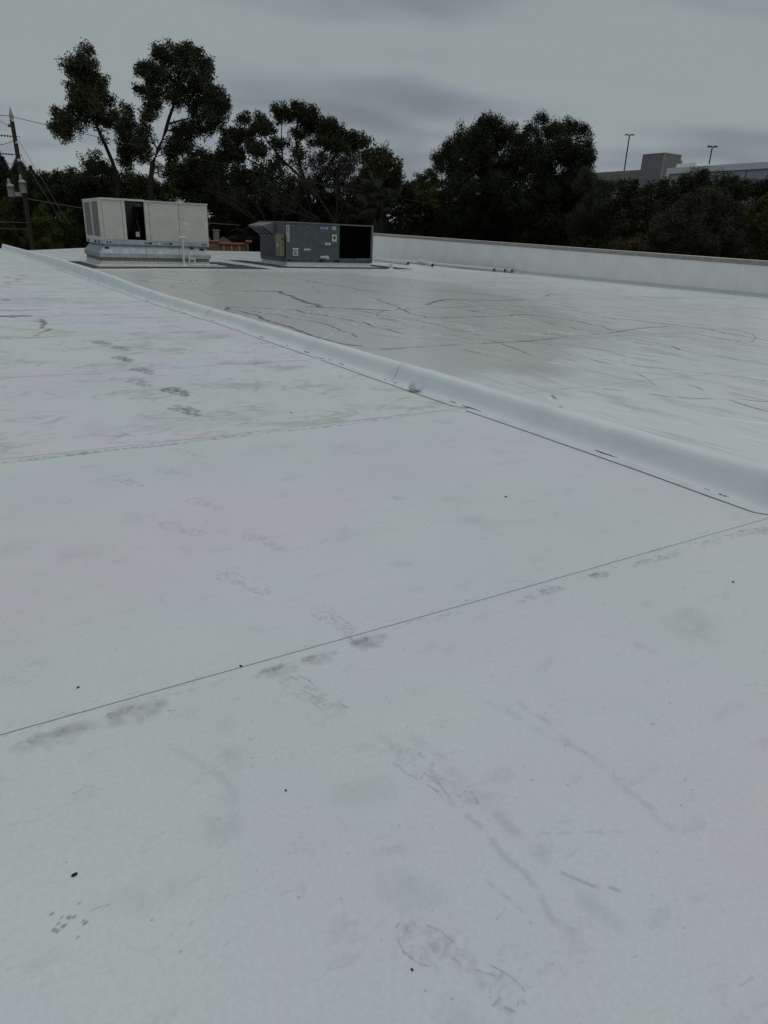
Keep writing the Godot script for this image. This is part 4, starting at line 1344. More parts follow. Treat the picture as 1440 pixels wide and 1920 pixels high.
# ====================== trees ======================
func leaf_clump(count: int, len: float, wid: float, sd: int) -> ArrayMesh:
	var r := RandomNumberGenerator.new()
	r.seed = sd
	var st := new_st()
	for i in count:
		var d := Vector3(r.randfn(), r.randfn(), r.randfn()).normalized()
		var c := d * pow(r.randf(), 0.5)
		var u := Vector3(r.randfn(), r.randfn() - 0.2, r.randfn()).normalized()
		var v := u.cross(Vector3(r.randfn(), r.randfn(), r.randfn())).normalized()
		var l := len * r.randf_range(0.7, 1.3)
		var w := wid * r.randf_range(0.8, 1.2)
		st.set_smooth_group(-1)
		var q := [c - u * l * 0.5, c + v * w * 0.5, c + u * l * 0.5, c - v * w * 0.5]
		for k in [0, 2, 1, 0, 3, 2]:
			st.add_vertex(q[k])
	st.generate_normals()
	var m := st.commit()
	m.surface_set_material(0, M.leaf)
	return m


var clumps := {}


# trunks: [radius, [[side, up], ...]]; blobs: [side, up, toward the viewer, half width, half height, density]
func tree(called: String, label: String, category: String, group: String, at: Vector2, turn: float, trunks: Array, blobs: Array, tint: Color, dens := 1.0, kind := "broad", leaf := 0.36, bough := 0.035) -> void:
	var t := thing(called, label, category, Vector3(at.x, GROUND, at.y), turn, group)
	var sd := int(absf(at.x * 131.0 + at.y * 17.0))
	var r := RandomNumberGenerator.new()
	r.seed = sd
	var st := new_st()
	var nodes: Array[Vector3] = []
	for k in trunks.size():
		var pts := []
		var src: Array = trunks[k][1]
		if k == 0:
			pts.append(Vector3(src[0][0] + 0.1, -0.3, 0))
		for i in src.size():
			var p := Vector3(src[i][0], src[i][1], 0)
			if i > 0 and k > 0:
				p.z = r.randf_range(-0.5, 0.5)
			pts.append(p)
			nodes.append(p)
			if i > 0:
				nodes.append(p.lerp(Vector3(src[i - 1][0], src[i - 1][1], 0), 0.5))
		tube(st, pts, trunks[k][0] * 0.5 * (1.15 if k == 0 else 1.0), trunks[k][0] * 0.16, 9)
	put("trunk", st, M.bark, t)
	var br := new_st()
	var n := FastNoiseLite.new()
	n.seed = sd
	n.frequency = 0.9
	var where: Array[Transform3D] = []
	var col: Array[Color] = []
	for b in blobs:
		var c := Vector3(b[0], b[1], b[2])
		var rw: float = b[3] * 1.1
		var rh: float = b[4] * 1.12
		var dn: float = (b[5] if b.size() > 5 else 1.0) * dens
		# a bough from the nearest lower fork to this clump
		var best := nodes[0]
		var bd := 1e9
		for q in nodes:
			var dd := q.distance_to(c) + maxf(0.0, q.y - c.y) * 1.5
			if dd < bd:
				bd = dd
				best = q
		var mid := best.lerp(c, 0.5) + Vector3(r.randf_range(-0.3, 0.3), 0.12 * bd, r.randf_range(-0.3, 0.3))
		tube(br, [best, mid, c], bough + 0.006 * bd, bough * 0.4, 5, false)
		for k in 4:
			var e := c + Vector3(r.randf_range(-1, 1) * rw, r.randf_range(-0.5, 1) * rh, r.randf_range(-1, 1) * rw)
			tube(br, [mid.lerp(c, 0.7), c.lerp(e, 0.5) + Vector3(0, 0.08, 0), e], bough * 0.45, 0.008, 4, false)
		var count := int((rw * rh * 2.2 + rw * rw) * 50.0 * dn * (0.36 / leaf) * (0.36 / leaf))
		# a core and a ring of smaller tufts, so that the outline is ragged
		var tufts := []
		for k in 9:
			var dir := Vector3(r.randfn(), r.randfn() + 0.3, r.randfn()).normalized()
			tufts.append([c + dir * Vector3(rw, rh, rw) * r.randf_range(0.75, 1.12), r.randf_range(0.22, 0.45)])
		for k in count:
			var p: Vector3
			if r.randf() < 0.5:
				p = c + Vector3(r.randfn(), r.randfn(), r.randfn()).normalized() * pow(r.randf(), 0.42) * Vector3(rw, rh, rw) * 0.86
			else:
				var tf: Array = tufts[r.randi() % 9]
				var far := 1.0 if r.randf() < 0.82 else 1.7
				p = tf[0] + Vector3(r.randfn(), r.randfn(), r.randfn()).normalized() * pow(r.randf(), 0.5) * Vector3(rw, (rw + rh) * 0.5, rw) * tf[1] * far
			if n.get_noise_3d(p.x * 1.2, p.y * 1.2, p.z * 1.2) < -0.26:
				continue
			var s := leaf * r.randf_range(0.65, 1.2)
			var bs := Basis.from_euler(Vector3(r.randf() * TAU, r.randf() * TAU, r.randf() * TAU)).scaled(Vector3(s, s, s))
			where.append(Transform3D(bs, p))
			var v := r.randf_range(0.55, 1.5)
			col.append(Color(1.75 * tint.r * v * r.randf_range(0.85, 1.2), 1.75 * tint.g * v, 1.6 * tint.b * v * r.randf_range(0.7, 1.1)))
	var wood := put("branchwork", br, M.bark, t)
	wood.set_meta("kind", "stuff")
	crown(t, where, col, kind)


func crown(t: Node3D, where: Array, col: Array, kind: String) -> void:
	if not clumps.has(kind):
		clumps.broad = leaf_clump(22, 0.5, 0.24, 1)
		clumps.fine = leaf_clump(30, 0.42, 0.16, 2)
		clumps.needle = leaf_clump(40, 0.8, 0.07, 3)
		clumps.pad = leaf_clump(34, 0.4, 0.26, 4)
	var mm := MultiMesh.new()
	mm.transform_format = MultiMesh.TRANSFORM_3D
	mm.use_colors = true
	mm.mesh = clumps[kind]
	mm.instance_count = where.size()
	for i in where.size():
		mm.set_instance_transform(i, where[i])
		mm.set_instance_color(i, col[i])
	var o := MultiMeshInstance3D.new()
	o.name = "crown"
	o.multimesh = mm
	o.material_override = M.leaf
	o.set_meta("kind", "stuff")
	t.add_child(o, true)


func twigs(st: SurfaceTool, r: RandomNumberGenerator, p: Vector3, dir: Vector3, len: float, rad: float, depth: int, spread: float) -> void:
	var q := p + dir * len
	var mid := p.lerp(q, 0.5) + Vector3(r.randf_range(-1, 1), r.randf_range(-1, 1), r.randf_range(-1, 1)) * len * 0.07
	tube(st, [p, mid, q], rad, rad * 0.68, 5 if rad > 0.03 else 4, false)
	if depth == 0:
		return
	for k in (3 if r.randf() < 0.55 else 2):
		var d := (dir + Vector3(r.randf_range(-1, 1), r.randf_range(-0.65, 0.85), r.randf_range(-1, 1)) * spread).normalized()
		twigs(st, r, q if k < 2 else mid, d, len * r.randf_range(0.62, 0.9), rad * 0.62, depth - 1, spread)


func bare_tree(label: String, at: Vector2, stem: Array, limbs: Array, rad: float, depth: int, sd: int) -> void:
	var t := thing("leafless_tree", label, "bare tree", Vector3(at.x, GROUND, at.y), atan2(-at.x, -at.y), "bare grey trees among the evergreens")
	var r := RandomNumberGenerator.new()
	r.seed = sd
	var st := new_st()
	var pts := []
	for s in stem:
		pts.append(Vector3(s[0], s[1], 0))
	tube(st, pts, rad * 1.2, rad * 0.8, 8)
	put("trunk", st, M.twig, t)
	st = new_st()
	for l in limbs:
		twigs(st, r, pts[-1] - Vector3(0, l[3], 0), Vector3(l[0], l[1], r.randf_range(-0.3, 0.5)).normalized(), l[2], rad * 0.75, depth, 0.55)
	put("bare_branchwork", st, M.twig, t).set_meta("kind", "stuff")


func frond_mesh(dead: bool, sd: int) -> ArrayMesh:
	var r := RandomNumberGenerator.new()
	r.seed = sd
	var st := new_st()
	var stalk := 0.9
	var droop := 1.1 if dead else 0.45
	var bend := func(x: float) -> Vector3: return Vector3(x, -droop * x * x * 0.42, 0)
	tube(st, [bend.call(0.0), bend.call(stalk * 0.5), bend.call(stalk)], 0.025, 0.015, 4, false)
	var hub: Vector3 = bend.call(stalk)
	for k in 17:
		var a := lerpf(-1.5, 1.5, k / 16.0) * (0.45 if dead else 1.0)
		var l := (0.95 - 0.25 * absf(a) / 1.5) * r.randf_range(0.85, 1.1)
		var tip := hub + Vector3(cos(a) * l, -0.35 * droop * l - (0.5 * l if dead else 0.22 * l * absf(sin(a))), sin(a) * l)
		var midp := hub.lerp(tip, 0.55) + Vector3(0, 0.1 * l, 0)
		var side := Vector3(-sin(a), 0.3, cos(a)) * 0.035
		st.set_smooth_group(-1)
		for q in [hub, midp + side, midp - side, midp + side, tip, midp - side]:
			st.add_vertex(q)
	st.generate_normals()
	return st.commit()


func palm(label: String, at: Vector2, height: float, sd: int, size := 1.0) -> void:
	var t := thing("cabbage_palm", label, "palm", Vector3(at.x, GROUND, at.y), 0.0, "palms among the trees")
	var r := RandomNumberGenerator.new()
	r.seed = sd
	var st := new_st()
	tube(st, [Vector3.ZERO, Vector3(0.1, height * 0.5, 0), Vector3(0, height, 0)], 0.2, 0.16, 9)
	put("trunk", st, M.bark, t)
	var green := [frond_mesh(false, 1), frond_mesh(false, 2)]
	var brown := [frond_mesh(true, 3), frond_mesh(true, 4)]
	for k in 34:
		var dead := k >= 24
		var o := put_mesh("dead_frond" if dead else "frond", (brown if dead else green)[k % 2], M.frond_dead if dead else M.frond, t)
		var up := r.randf_range(-1.2, -0.7) if dead else r.randf_range(-0.7, 1.25)
		o.transform = Transform3D(Basis(Vector3.UP, k * 2.4 + r.randf_range(-0.3, 0.3)) * Basis(Vector3(0, 0, 1), up) * Basis.from_scale(Vector3.ONE * size * r.randf_range(0.85, 1.15)), Vector3(0, height, 0))


func norfolk(label: String, at: Vector2, h: float, from: float, wide: float) -> void:
	var blobs := []
	var n := 12
	for i in n:
		var f := float(i) / (n - 1)
		var w := wide * pow(1.0 - f, 0.8) + 0.12
		var y := lerpf(from, h - 0.3, f)
		blobs.append([0.0, y, 0.0, w * 0.6, 0.3, 3.0])
		for s in [-1.0, 1.0]:
			blobs.append([s * w * 0.7, y - 0.1 + 0.06 * s, 0.0, w * 0.4, 0.22, 2.4])
	tree("norfolk_pine", label, "pine tree", "narrow tiered pines in the distance", at, atan2(-at.x, -at.y), [[0.24, [[0.0, 6.0], [0.0, h]]]], blobs, Color(0.02, 0.028, 0.022), 1.0, "fine", 0.3, 0.02)


func woods() -> void:
	tree("leaning_tree", "tall tree with a bare trunk leaning left above the beige unit", "tree", "two tall open-crowned trees", Vector2(13.13,-64.68), -0.2003,[[0.36,[[0.18,8.85],[0.29,10.83],[0.08,11.98],[-0.38,13.29],[-0.87,14.56],[-1.35,15.51],[-1.41,17.05],[-1.15,19.0]]],[0.2,[[0.37,10.84],[1.06,12.05],[1.52,13.99]]],[0.14,[[-1.17,15.08],[-2.0,15.2],[-2.95,14.28]]]],[[-1.0,19.7,-0.6,0.46,0.49],[-1.3,18.6,0.6,0.68,0.69],[-2.2,18.3,0.4,0.53,0.52],[-0.9,18.0,-0.4,0.85,0.78],[-0.4,17.1,-0.0,0.7,0.86],[-1.6,17.2,-0.1,0.96,0.89],[-2.2,16.2,0.2,0.69,0.65],[-1.1,16.2,0.5,1.16,0.86],[-0.1,16.4,-0.6,0.6,0.66],[-3.5,14.9,-0.8,0.62,0.66],[-2.8,14.5,0.5,0.77,0.94],[-2.0,15.3,-0.1,0.78,0.73],[-3.8,14.1,0.4,0.46,0.44],[-0.5,15.2,-0.8,0.72,0.67],[-3.0,13.7,-0.1,0.54,0.45],[-0.5,13.5,0.4,0.32,0.23,0.5],[1.4,15.5,-0.4,0.49,0.75],[0.9,14.5,0.7,0.72,0.67],[1.6,14.1,0.6,0.73,0.9],[1.3,13.1,-0.8,0.91,0.93],[2.3,12.8,-0.8,0.84,0.7],[1.1,12.2,0.1,0.53,0.7],[0.6,15.3,0.7,0.55,0.44],[0.0,14.8,-0.2,0.32,0.3],[-1.1,11.7,-0.5,0.73,0.77],[-1.8,11.2,-0.1,0.4,0.62],[-0.4,11.2,-0.8,0.62,0.79],[-2.2,11.7,-0.4,0.2,0.69,0.5]], Color(.030,.034,.020), 1.0, "broad", 0.34, 0.035)
	tree("leaning_tree", "tallest broad-crowned tree on a trunk leaning right, behind the beige unit", "tree", "two tall open-crowned trees", Vector2(15.18,-62.17), -0.2394,[[0.42,[[0.13,8.72],[0.24,10.49],[0.52,11.92],[1.05,13.01],[1.71,14.36],[2.02,15.23],[2.35,15.95],[2.69,16.88],[2.95,18.25]]],[0.16,[[1.99,14.86],[2.85,15.14],[3.68,15.39],[4.68,15.73]]],[0.15,[[2.69,16.8],[3.69,17.43],[4.68,17.15]]],[0.13,[[1.0,12.93],[0.52,13.9],[0.47,15.18]]]],[[1.7,19.5,0.7,0.62,0.48],[3.4,19.6,0.7,0.71,0.48],[2.6,19.2,-0.7,1.0,0.71],[4.7,19.6,-0.7,0.65,0.64],[0.4,18.3,0.5,0.54,0.41],[1.2,18.0,0.4,1.09,0.7],[3.5,18.1,0.3,1.4,0.99],[5.1,18.5,-0.3,0.65,0.72],[0.0,16.8,0.2,0.43,0.32],[0.9,16.8,0.2,0.86,0.64],[2.6,16.8,0.1,1.2,0.72],[4.9,17.1,-0.5,1.16,0.88],[5.9,16.9,-0.1,0.66,0.73],[6.4,16.3,-0.2,0.33,0.45],[0.5,15.3,0.4,0.47,0.72],[1.0,15.8,0.8,0.47,0.64],[5.1,15.4,0.7,0.9,0.73],[5.8,15.9,0.1,0.67,0.67],[4.1,16.0,-0.1,0.74,0.48],[3.1,14.3,-0.4,0.82,0.68],[4.0,14.7,-0.7,0.67,0.6],[2.4,13.5,-0.8,0.83,0.61],[3.1,13.3,-0.1,0.83,0.53],[2.0,12.7,-0.3,0.62,0.46],[0.2,14.1,-0.2,0.52,0.74],[-0.3,13.3,0.6,0.47,0.59],[4.5,14.2,0.0,0.29,0.34,0.6],[5.2,14.6,0.1,0.37,0.38,0.6],[2.4,20.3,-0.4,0.24,0.21,0.6],[1.0,11.5,-0.8,0.41,0.54,0.4]], Color(.024,.028,.018), 1.05, "broad", 0.34, 0.035)
	tree("evergreen_tree", "dark bushy evergreen just right of the tallest tree", "tree", "dark trees behind the units", Vector2(22.23,-72.68), -0.2968,[[0.3,[[0.09,8.67],[0.48,11.06],[0.44,12.91]]]],[[-1.4,12.4,-0.8,1.29,0.83],[0.5,13.2,0.1,1.29,0.82],[1.9,12.9,-0.4,1.11,1.11],[1.2,11.3,0.3,2.27,1.39],[-0.8,11.0,0.4,1.49,1.15],[-1.8,11.2,-1.3,1.11,0.94],[2.8,10.8,-1.5,1.3,1.44],[0.7,9.9,1.0,2.26,1.16]], Color(.020,.024,.014), 1.0, "broad", 0.4, 0.03)
	tree("spreading_tree", "wide spreading tree with layered dark tufts and visible boughs behind the grey unit", "tree", "", Vector2(26.89,-55.86), -0.4487,[[0.34,[[0.0,7.22],[-0.22,9.23],[-0.77,11.18],[-1.27,12.69],[-1.47,14.19],[-1.25,15.86]]],[0.2,[[-0.43,10.22],[0.85,12.02],[1.9,13.41],[2.94,14.21]]],[0.2,[[-0.77,11.18],[-2.53,12.63],[-3.75,14.0],[-4.22,14.98]]],[0.16,[[-0.22,9.43],[-2.14,10.92],[-4.22,12.18],[-6.07,12.85],[-6.71,14.12]]],[0.14,[[-1.43,13.82],[-0.42,14.8],[0.83,15.04]]],[0.13,[[-2.53,12.63],[-2.59,14.13],[-2.49,15.54]]],[0.12,[[1.27,12.43],[2.1,13.8],[2.17,14.66]]]],[[-5.6,15.5,-0.8,0.5,0.37],[-6.6,14.5,-1.3,0.67,0.45],[-6.9,13.5,-0.3,0.54,0.45],[-5.7,14.3,-1.1,1.01,0.53],[-4.2,15.4,-1.4,0.63,0.48],[-3.8,14.7,-0.3,0.91,0.48],[-2.4,15.6,1.3,0.89,0.5],[-1.2,16.0,1.0,0.73,0.36],[-0.2,15.9,0.8,0.53,0.39],[-0.6,15.5,-0.9,1.01,0.52],[0.9,14.9,0.1,1.0,0.52],[1.2,15.5,-0.7,0.51,0.33],[2.1,14.9,-1.0,0.51,0.45],[2.4,14.4,-1.3,0.52,0.34],[3.3,14.4,-0.9,0.64,0.46],[3.9,13.9,1.4,0.37,0.37],[1.3,13.8,1.1,1.41,0.55,0.7],[-1.2,14.4,1.0,0.74,0.33,0.7],[-4.6,13.3,1.0,0.98,0.44,0.8],[-6.4,12.9,-1.0,0.93,0.53],[-7.2,12.5,-0.6,0.5,0.53],[-3.6,12.0,0.4,1.59,0.76,0.3],[-0.4,12.3,0.7,1.89,0.94,0.25],[2.5,12.6,1.1,1.43,0.82,0.45],[-2.1,10.3,1.2,2.52,1.14,0.5],[2.2,10.8,-1.3,2.21,1.27,0.5],[-5.5,11.3,0.3,1.46,0.95,0.7],[-5.9,9.8,0.5,1.89,1.23,0.8],[-2.7,13.7,0.0,0.83,0.3,0.5],[0.4,8.9,-1.0,2.66,1.13,0.5],[-3.0,8.7,-0.1,2.16,1.19,0.6],[4.4,11.1,-1.3,1.33,1.19,0.6]], Color(.022,.026,.015), 1.15, "pad", 0.33, 0.045)
	tree("evergreen_tree", "olive brown bushy tree at the right of the spreading tree", "tree", "dark trees behind the units", Vector2(28.83,-49.17), -0.5303,[[0.22,[[0.01,7.42],[0.04,10.02],[0.13,12.18]]]],[[-0.4,12.5,0.2,0.78,0.7],[0.6,12.5,0.5,0.39,0.42],[1.4,12.0,0.6,0.31,0.45],[0.4,11.4,0.9,0.93,0.84],[-0.5,11.4,0.5,0.78,0.77],[1.2,11.1,0.8,0.62,0.7],[1.6,10.8,-0.9,0.4,0.66],[-0.1,12.9,-0.1,0.31,0.35,0.6],[-0.7,10.0,0.9,1.18,1.07],[0.5,9.8,0.3,1.19,1.08]], Color(.032,.032,.016), 1.0, "broad", 0.36, 0.03)
	tree("evergreen_tree", "large dense dark evergreen standing behind the white parapet", "tree", "", Vector2(31.54,-36.18), -0.7171,[[0.32,[[-0.03,6.82],[-0.43,9.0],[-1.14,11.09],[-1.99,13.12]]],[0.22,[[-0.33,8.69],[0.96,11.14],[2.17,12.91],[2.52,13.76]]],[0.18,[[-0.53,9.3],[-2.61,11.05],[-4.04,12.36]]]],[[-2.1,13.8,0.9,0.63,0.39],[-2.6,13.4,1.0,0.75,0.45],[-3.7,13.1,-0.0,0.49,0.46],[-4.2,12.7,-0.8,0.66,0.47],[-4.8,12.4,-1.6,0.68,0.48],[-5.2,11.8,0.5,0.36,0.32],[-5.1,12.4,-0.1,0.2,0.21,0.5],[-0.9,13.5,0.8,0.41,0.28],[0.1,13.7,-0.4,0.35,0.28],[-0.1,13.0,0.9,0.75,0.45],[-1.5,13.1,-0.7,0.97,0.58],[-3.0,12.4,1.0,1.11,0.71],[-2.5,11.8,0.7,1.09,0.69],[-1.7,11.4,-0.3,0.98,0.65],[0.8,14.2,0.1,0.37,0.25],[1.6,13.5,0.6,0.68,0.44],[2.6,13.9,-1.0,0.57,0.43],[3.2,13.4,0.2,0.37,0.42],[2.2,12.7,1.0,0.98,0.56],[3.6,12.6,-0.8,0.57,0.49],[3.8,12.0,1.0,0.27,0.36],[3.1,11.8,0.6,1.05,0.57],[0.8,12.1,1.1,1.17,0.67],[-0.7,11.7,-0.5,1.62,0.82],[-4.4,11.4,-1.3,0.95,0.67],[-3.2,10.4,1.0,1.46,1.03],[-0.5,9.9,1.0,1.91,1.17],[2.0,10.6,-0.2,1.91,1.03],[-4.7,9.9,-1.3,0.62,0.94],[-2.4,8.6,-1.0,2.04,1.1],[0.9,8.7,0.4,2.25,1.05],[3.7,9.2,-0.7,1.45,1.21],[-2.8,13.9,1.4,0.16,0.19,0.5],[-3.9,13.7,0.3,0.13,0.28,0.4],[2.1,14.3,-1.0,0.19,0.23,0.5],[3.8,12.9,0.5,0.18,0.22,0.5]], Color(.018,.022,.014), 1.5, "fine", 0.34, 0.03)
	tree("tall_shrub", "dark shrub at the right foot of the large dense evergreen", "shrub", "shrubs behind the parapet", Vector2(30.76,-28.6), -0.8216,[[0.1,[[0.12,7.36],[-0.25,8.95],[-0.58,10.24]]]],[[-1.0,10.4,-0.3,0.77,0.51],[-0.1,10.1,-0.6,0.6,0.46],[-0.3,9.0,0.2,1.03,0.88],[0.6,8.2,-0.7,0.55,0.67],[-1.0,8.1,0.1,0.83,0.66]], Color(.028,.032,.022), 1.2, "fine", 0.26, 0.015)
	tree("evergreen_shrub", "dark evergreen shrub rising before the white building", "shrub", "shrubs behind the parapet", Vector2(35.96,-25.36), -0.9566,[[0.12,[[0.26,7.06],[-0.16,9.18],[-0.57,10.6]]]],[[-1.3,10.9,-0.4,0.47,0.36],[-1.0,11.0,0.7,0.15,0.25,0.7],[-0.4,11.0,-0.6,0.31,0.31],[-2.0,10.5,0.3,0.53,0.31],[0.3,10.6,-0.7,0.64,0.31],[1.4,10.5,-0.4,0.63,0.3],[2.1,10.4,0.8,0.48,0.32],[-1.4,10.3,-0.5,1.06,0.47],[0.7,10.2,0.2,1.0,0.4],[-2.2,9.9,-0.1,0.8,0.52],[2.3,9.9,-0.1,0.74,0.5],[-0.4,9.3,-0.0,1.55,0.78]], Color(.018,.022,.014), 1.2, "fine", 0.26, 0.015)
	tree("evergreen_shrub", "dark rounded shrub below the stair tower", "shrub", "shrubs behind the parapet", Vector2(30.66,-25.69), -0.8734,[[0.12,[[0.21,6.95],[-0.04,8.45],[-0.1,9.55]]]],[[-1.0,9.8,-0.1,0.51,0.44],[-0.1,9.7,-0.2,0.55,0.41],[0.8,9.8,-0.6,0.6,0.48],[-0.2,8.9,0.6,0.94,0.67],[-1.2,8.9,-0.8,0.58,0.75],[0.8,8.7,0.0,0.74,0.73],[-0.6,7.9,0.6,1.01,0.69],[-2.6,7.1,-0.7,0.81,0.47],[-1.3,7.1,0.1,0.78,0.41]], Color(.022,.025,.015), 1.2, "broad", 0.28, 0.015)
	tree("grey_shrub", "large grey-brown twiggy shrub behind the right end of the parapet", "shrub", "shrubs behind the parapet", Vector2(29.17,-21.1), -0.9446,[[0.1,[[0.3,6.67],[-0.07,7.99],[-0.21,9.08]]],[0.06,[[-0.95,7.96],[-1.18,8.4],[-1.52,8.65]]],[0.06,[[-0.57,7.75],[-0.5,8.53],[0.07,8.97]]]],[[-0.6,9.2,0.1,0.69,0.42],[0.3,9.3,-0.1,0.68,0.38],[-0.7,8.4,0.1,1.04,0.65],[0.8,8.5,-0.5,1.02,0.73],[-1.5,8.2,0.5,0.79,0.52],[-0.1,7.7,0.5,1.23,0.48],[1.7,7.7,0.2,0.99,0.53],[1.6,8.9,-0.5,0.52,0.47],[-1.6,7.4,0.0,0.68,0.36]], Color(.033,.032,.026), 1.1, "fine", 0.22, 0.012)
	tree("yellowish_shrub", "yellowish green shrub at the far right behind the parapet", "shrub", "shrubs behind the parapet", Vector2(27.88,-17.66), -1.0061,[[0.06,[[0.3,6.85],[0.1,8.03],[-0.05,8.89]]]],[[-0.2,8.9,-0.0,0.34,0.34],[0.1,9.1,0.1,0.26,0.38],[0.2,8.3,0.4,0.44,0.53],[-0.1,8.0,-0.0,0.34,0.43],[0.4,7.5,0.0,0.46,0.39]], Color(.034,.034,.015), 1.2, "broad", 0.2, 0.01)
	tree("yellowish_shrub", "low yellowish shrub just above the parapet cap below the stair tower", "shrub", "shrubs behind the parapet", Vector2(29.2,-24.31), -0.8766,[[0.05,[[0.29,6.74],[0.21,7.22],[0.17,7.46]]]],[[0.3,7.4,-0.0,0.63,0.33],[-0.4,7.5,0.1,0.39,0.24],[1.0,7.2,0.1,0.47,0.24]], Color(.045,.042,.018), 1.2, "broad", 0.2, 0.01)
	tree("grey_shrub", "small pale grey shrub top peeping over the parapet cap", "shrub", "shrubs behind the parapet", Vector2(27.53,-24.72), -0.8393,[[0.05,[[0.2,6.81],[0.15,7.17],[0.14,7.36]]]],[[0.1,7.4,-0.1,0.32,0.24],[0.4,7.3,0.1,0.29,0.19]], Color(.038,.038,.032), 1.1, "fine", 0.2, 0.01)
	tree("distant_tree", "far rounded dark green tree beyond the pole and guy wires", "tree", "", Vector2(10.69,-91.38), -0.1165,[[0.3,[[0.07,7.09],[0.63,9.3],[1.41,11.22]]]],[[-0.6,11.2,-1.6,1.95,0.86],[1.9,11.7,0.8,1.08,0.64],[3.2,12.5,0.6,0.65,0.32],[3.2,11.3,1.8,1.41,0.95],[1.0,10.3,-0.9,2.2,1.19],[-2.4,10.7,-1.0,1.48,0.96],[-3.0,9.4,0.9,1.56,1.05],[4.0,10.3,0.6,1.67,1.62],[-1.0,9.2,-0.8,2.17,0.98]], Color(.022,.030,.016), 1.0, "broad", 0.5, 0.03)
	tree("distant_tree", "dark tree cut off by the left edge behind the pole", "tree", "", Vector2(4.65,-71.85), -0.0646,[[0.2,[[-0.0,6.6],[0.39,8.71],[0.76,10.36]]]],[[0.9,10.8,0.6,0.4,0.8],[0.2,10.3,-0.6,0.72,1.02],[0.8,9.6,0.3,0.56,0.74],[0.3,8.5,-0.4,1.02,0.92]], Color(.018,.022,.014), 1.1, "broad", 0.38, 0.02)
	tree("leafy_shrub", "brownish green shrub at the foot of the utility pole", "shrub", "shrubs at the end of the roofs", Vector2(6.19,-70.73), -0.0873,[[0.08,[[-0.3,4.53],[-0.18,6.25],[-0.05,7.72]]]],[[-0.2,7.9,-0.2,1.23,1.0],[0.9,7.6,-0.0,0.83,0.84],[-1.0,6.6,-0.1,1.22,1.17],[0.1,6.3,-0.1,1.24,1.1],[-1.1,5.6,-0.1,1.23,0.76]], Color(.042,.040,.018), 1.2, "broad", 0.26, 0.012)
	tree("leafy_shrub", "bright green shrub between the utility pole and the beige unit", "shrub", "shrubs at the end of the roofs", Vector2(9.1,-68.9), -0.1313,[[0.08,[[-0.48,4.66],[-0.14,6.38],[0.08,7.44]]]],[[-1.1,7.7,0.0,0.9,0.99],[-0.6,6.8,0.5,1.03,0.92],[0.8,7.3,0.7,0.83,0.83],[0.3,6.3,-0.3,1.19,0.85],[-1.7,6.3,0.4,0.9,0.91],[1.3,6.9,0.3,0.68,0.93],[-0.8,5.7,0.3,1.25,0.59]], Color(.050,.062,.022), 1.2, "broad", 0.26, 0.012)
	tree("evergreen_shrub", "near black shrub left of the leaning trunks", "shrub", "shrubs at the end of the roofs", Vector2(10.84,-69.15), -0.1555,[[0.1,[[-0.15,5.57],[0.1,7.72],[0.5,9.42]]]],[[-1.0,8.7,-0.5,1.06,1.09],[0.2,8.6,0.3,1.06,1.25],[1.3,9.0,-0.3,1.08,1.26],[0.8,10.1,-0.5,1.07,0.83],[-2.1,8.7,-0.0,1.04,0.83],[0.6,6.9,-0.0,0.87,1.29],[-3.7,8.6,-0.0,0.9,0.66]], Color(.016,.020,.012), 1.3, "broad", 0.34, 0.012)
	tree("evergreen_shrub", "dark undergrowth round the trunk leaning left", "shrub", "shrubs at the end of the roofs", Vector2(14.4,-72.58), -0.1959,[[0.15,[[0.0,6.94],[0.09,8.76],[-0.12,10.32]]]],[[-0.6,10.4,0.3,1.37,0.88],[0.8,9.9,0.5,1.15,0.89],[-1.3,9.6,0.0,1.14,0.97],[0.2,8.8,0.0,1.63,1.12],[-2.1,10.7,-0.2,0.67,0.61]], Color(.018,.022,.013), 1.3, "broad", 0.38, 0.012)
	tree("leafy_shrub", "olive undergrowth between the two leaning trunks", "shrub", "shrubs at the end of the roofs", Vector2(16.12,-70.17), -0.2258,[[0.12,[[0.0,7.04],[0.16,8.83],[0.13,10.58]]]],[[-0.2,10.8,0.6,0.99,0.77],[0.7,10.9,0.3,0.73,0.6],[1.3,10.0,0.4,1.15,0.96],[-0.3,9.5,0.6,1.36,1.08],[2.5,9.8,-0.4,0.94,0.89],[-0.8,11.3,0.2,0.36,0.34,0.5]], Color(.032,.036,.016), 1.2, "broad", 0.36, 0.012)
	tree("evergreen_shrub", "black-green undergrowth in the gap between the two units", "shrub", "dark undergrowth behind the units", Vector2(22.51,-64.17), -0.3374,[[0.15,[[-0.08,5.57],[0.0,7.35],[0.06,8.66]]]],[[-0.6,8.9,-1.0,1.17,1.3],[1.0,8.7,0.6,1.38,1.37],[0.0,7.4,0.4,1.62,1.3],[2.1,7.9,-0.1,1.32,1.31],[-1.4,6.9,-0.9,1.17,1.11],[2.3,6.6,0.9,1.64,1.1],[0.4,5.8,0.9,1.86,0.66]], Color(.014,.018,.011), 1.3, "broad", 0.42, 0.012)
	tree("evergreen_shrub", "black-green undergrowth under the spreading tree", "shrub", "dark undergrowth behind the units", Vector2(28.64,-60.57), -0.4416,[[0.15,[[-0.0,5.84],[-0.0,7.62],[0.24,8.73]]]],[[-2.7,8.6,1.4,1.83,1.26],[-0.5,8.9,-1.1,1.91,1.31],[1.9,8.8,-1.4,1.93,1.32],[3.9,8.8,1.5,1.63,1.27],[-1.0,7.1,-0.9,2.88,1.11],[2.9,7.3,-1.1,2.44,1.12],[5.7,8.5,0.5,1.43,1.3]], Color(.015,.018,.011), 1.3, "broad", 0.42, 0.012)
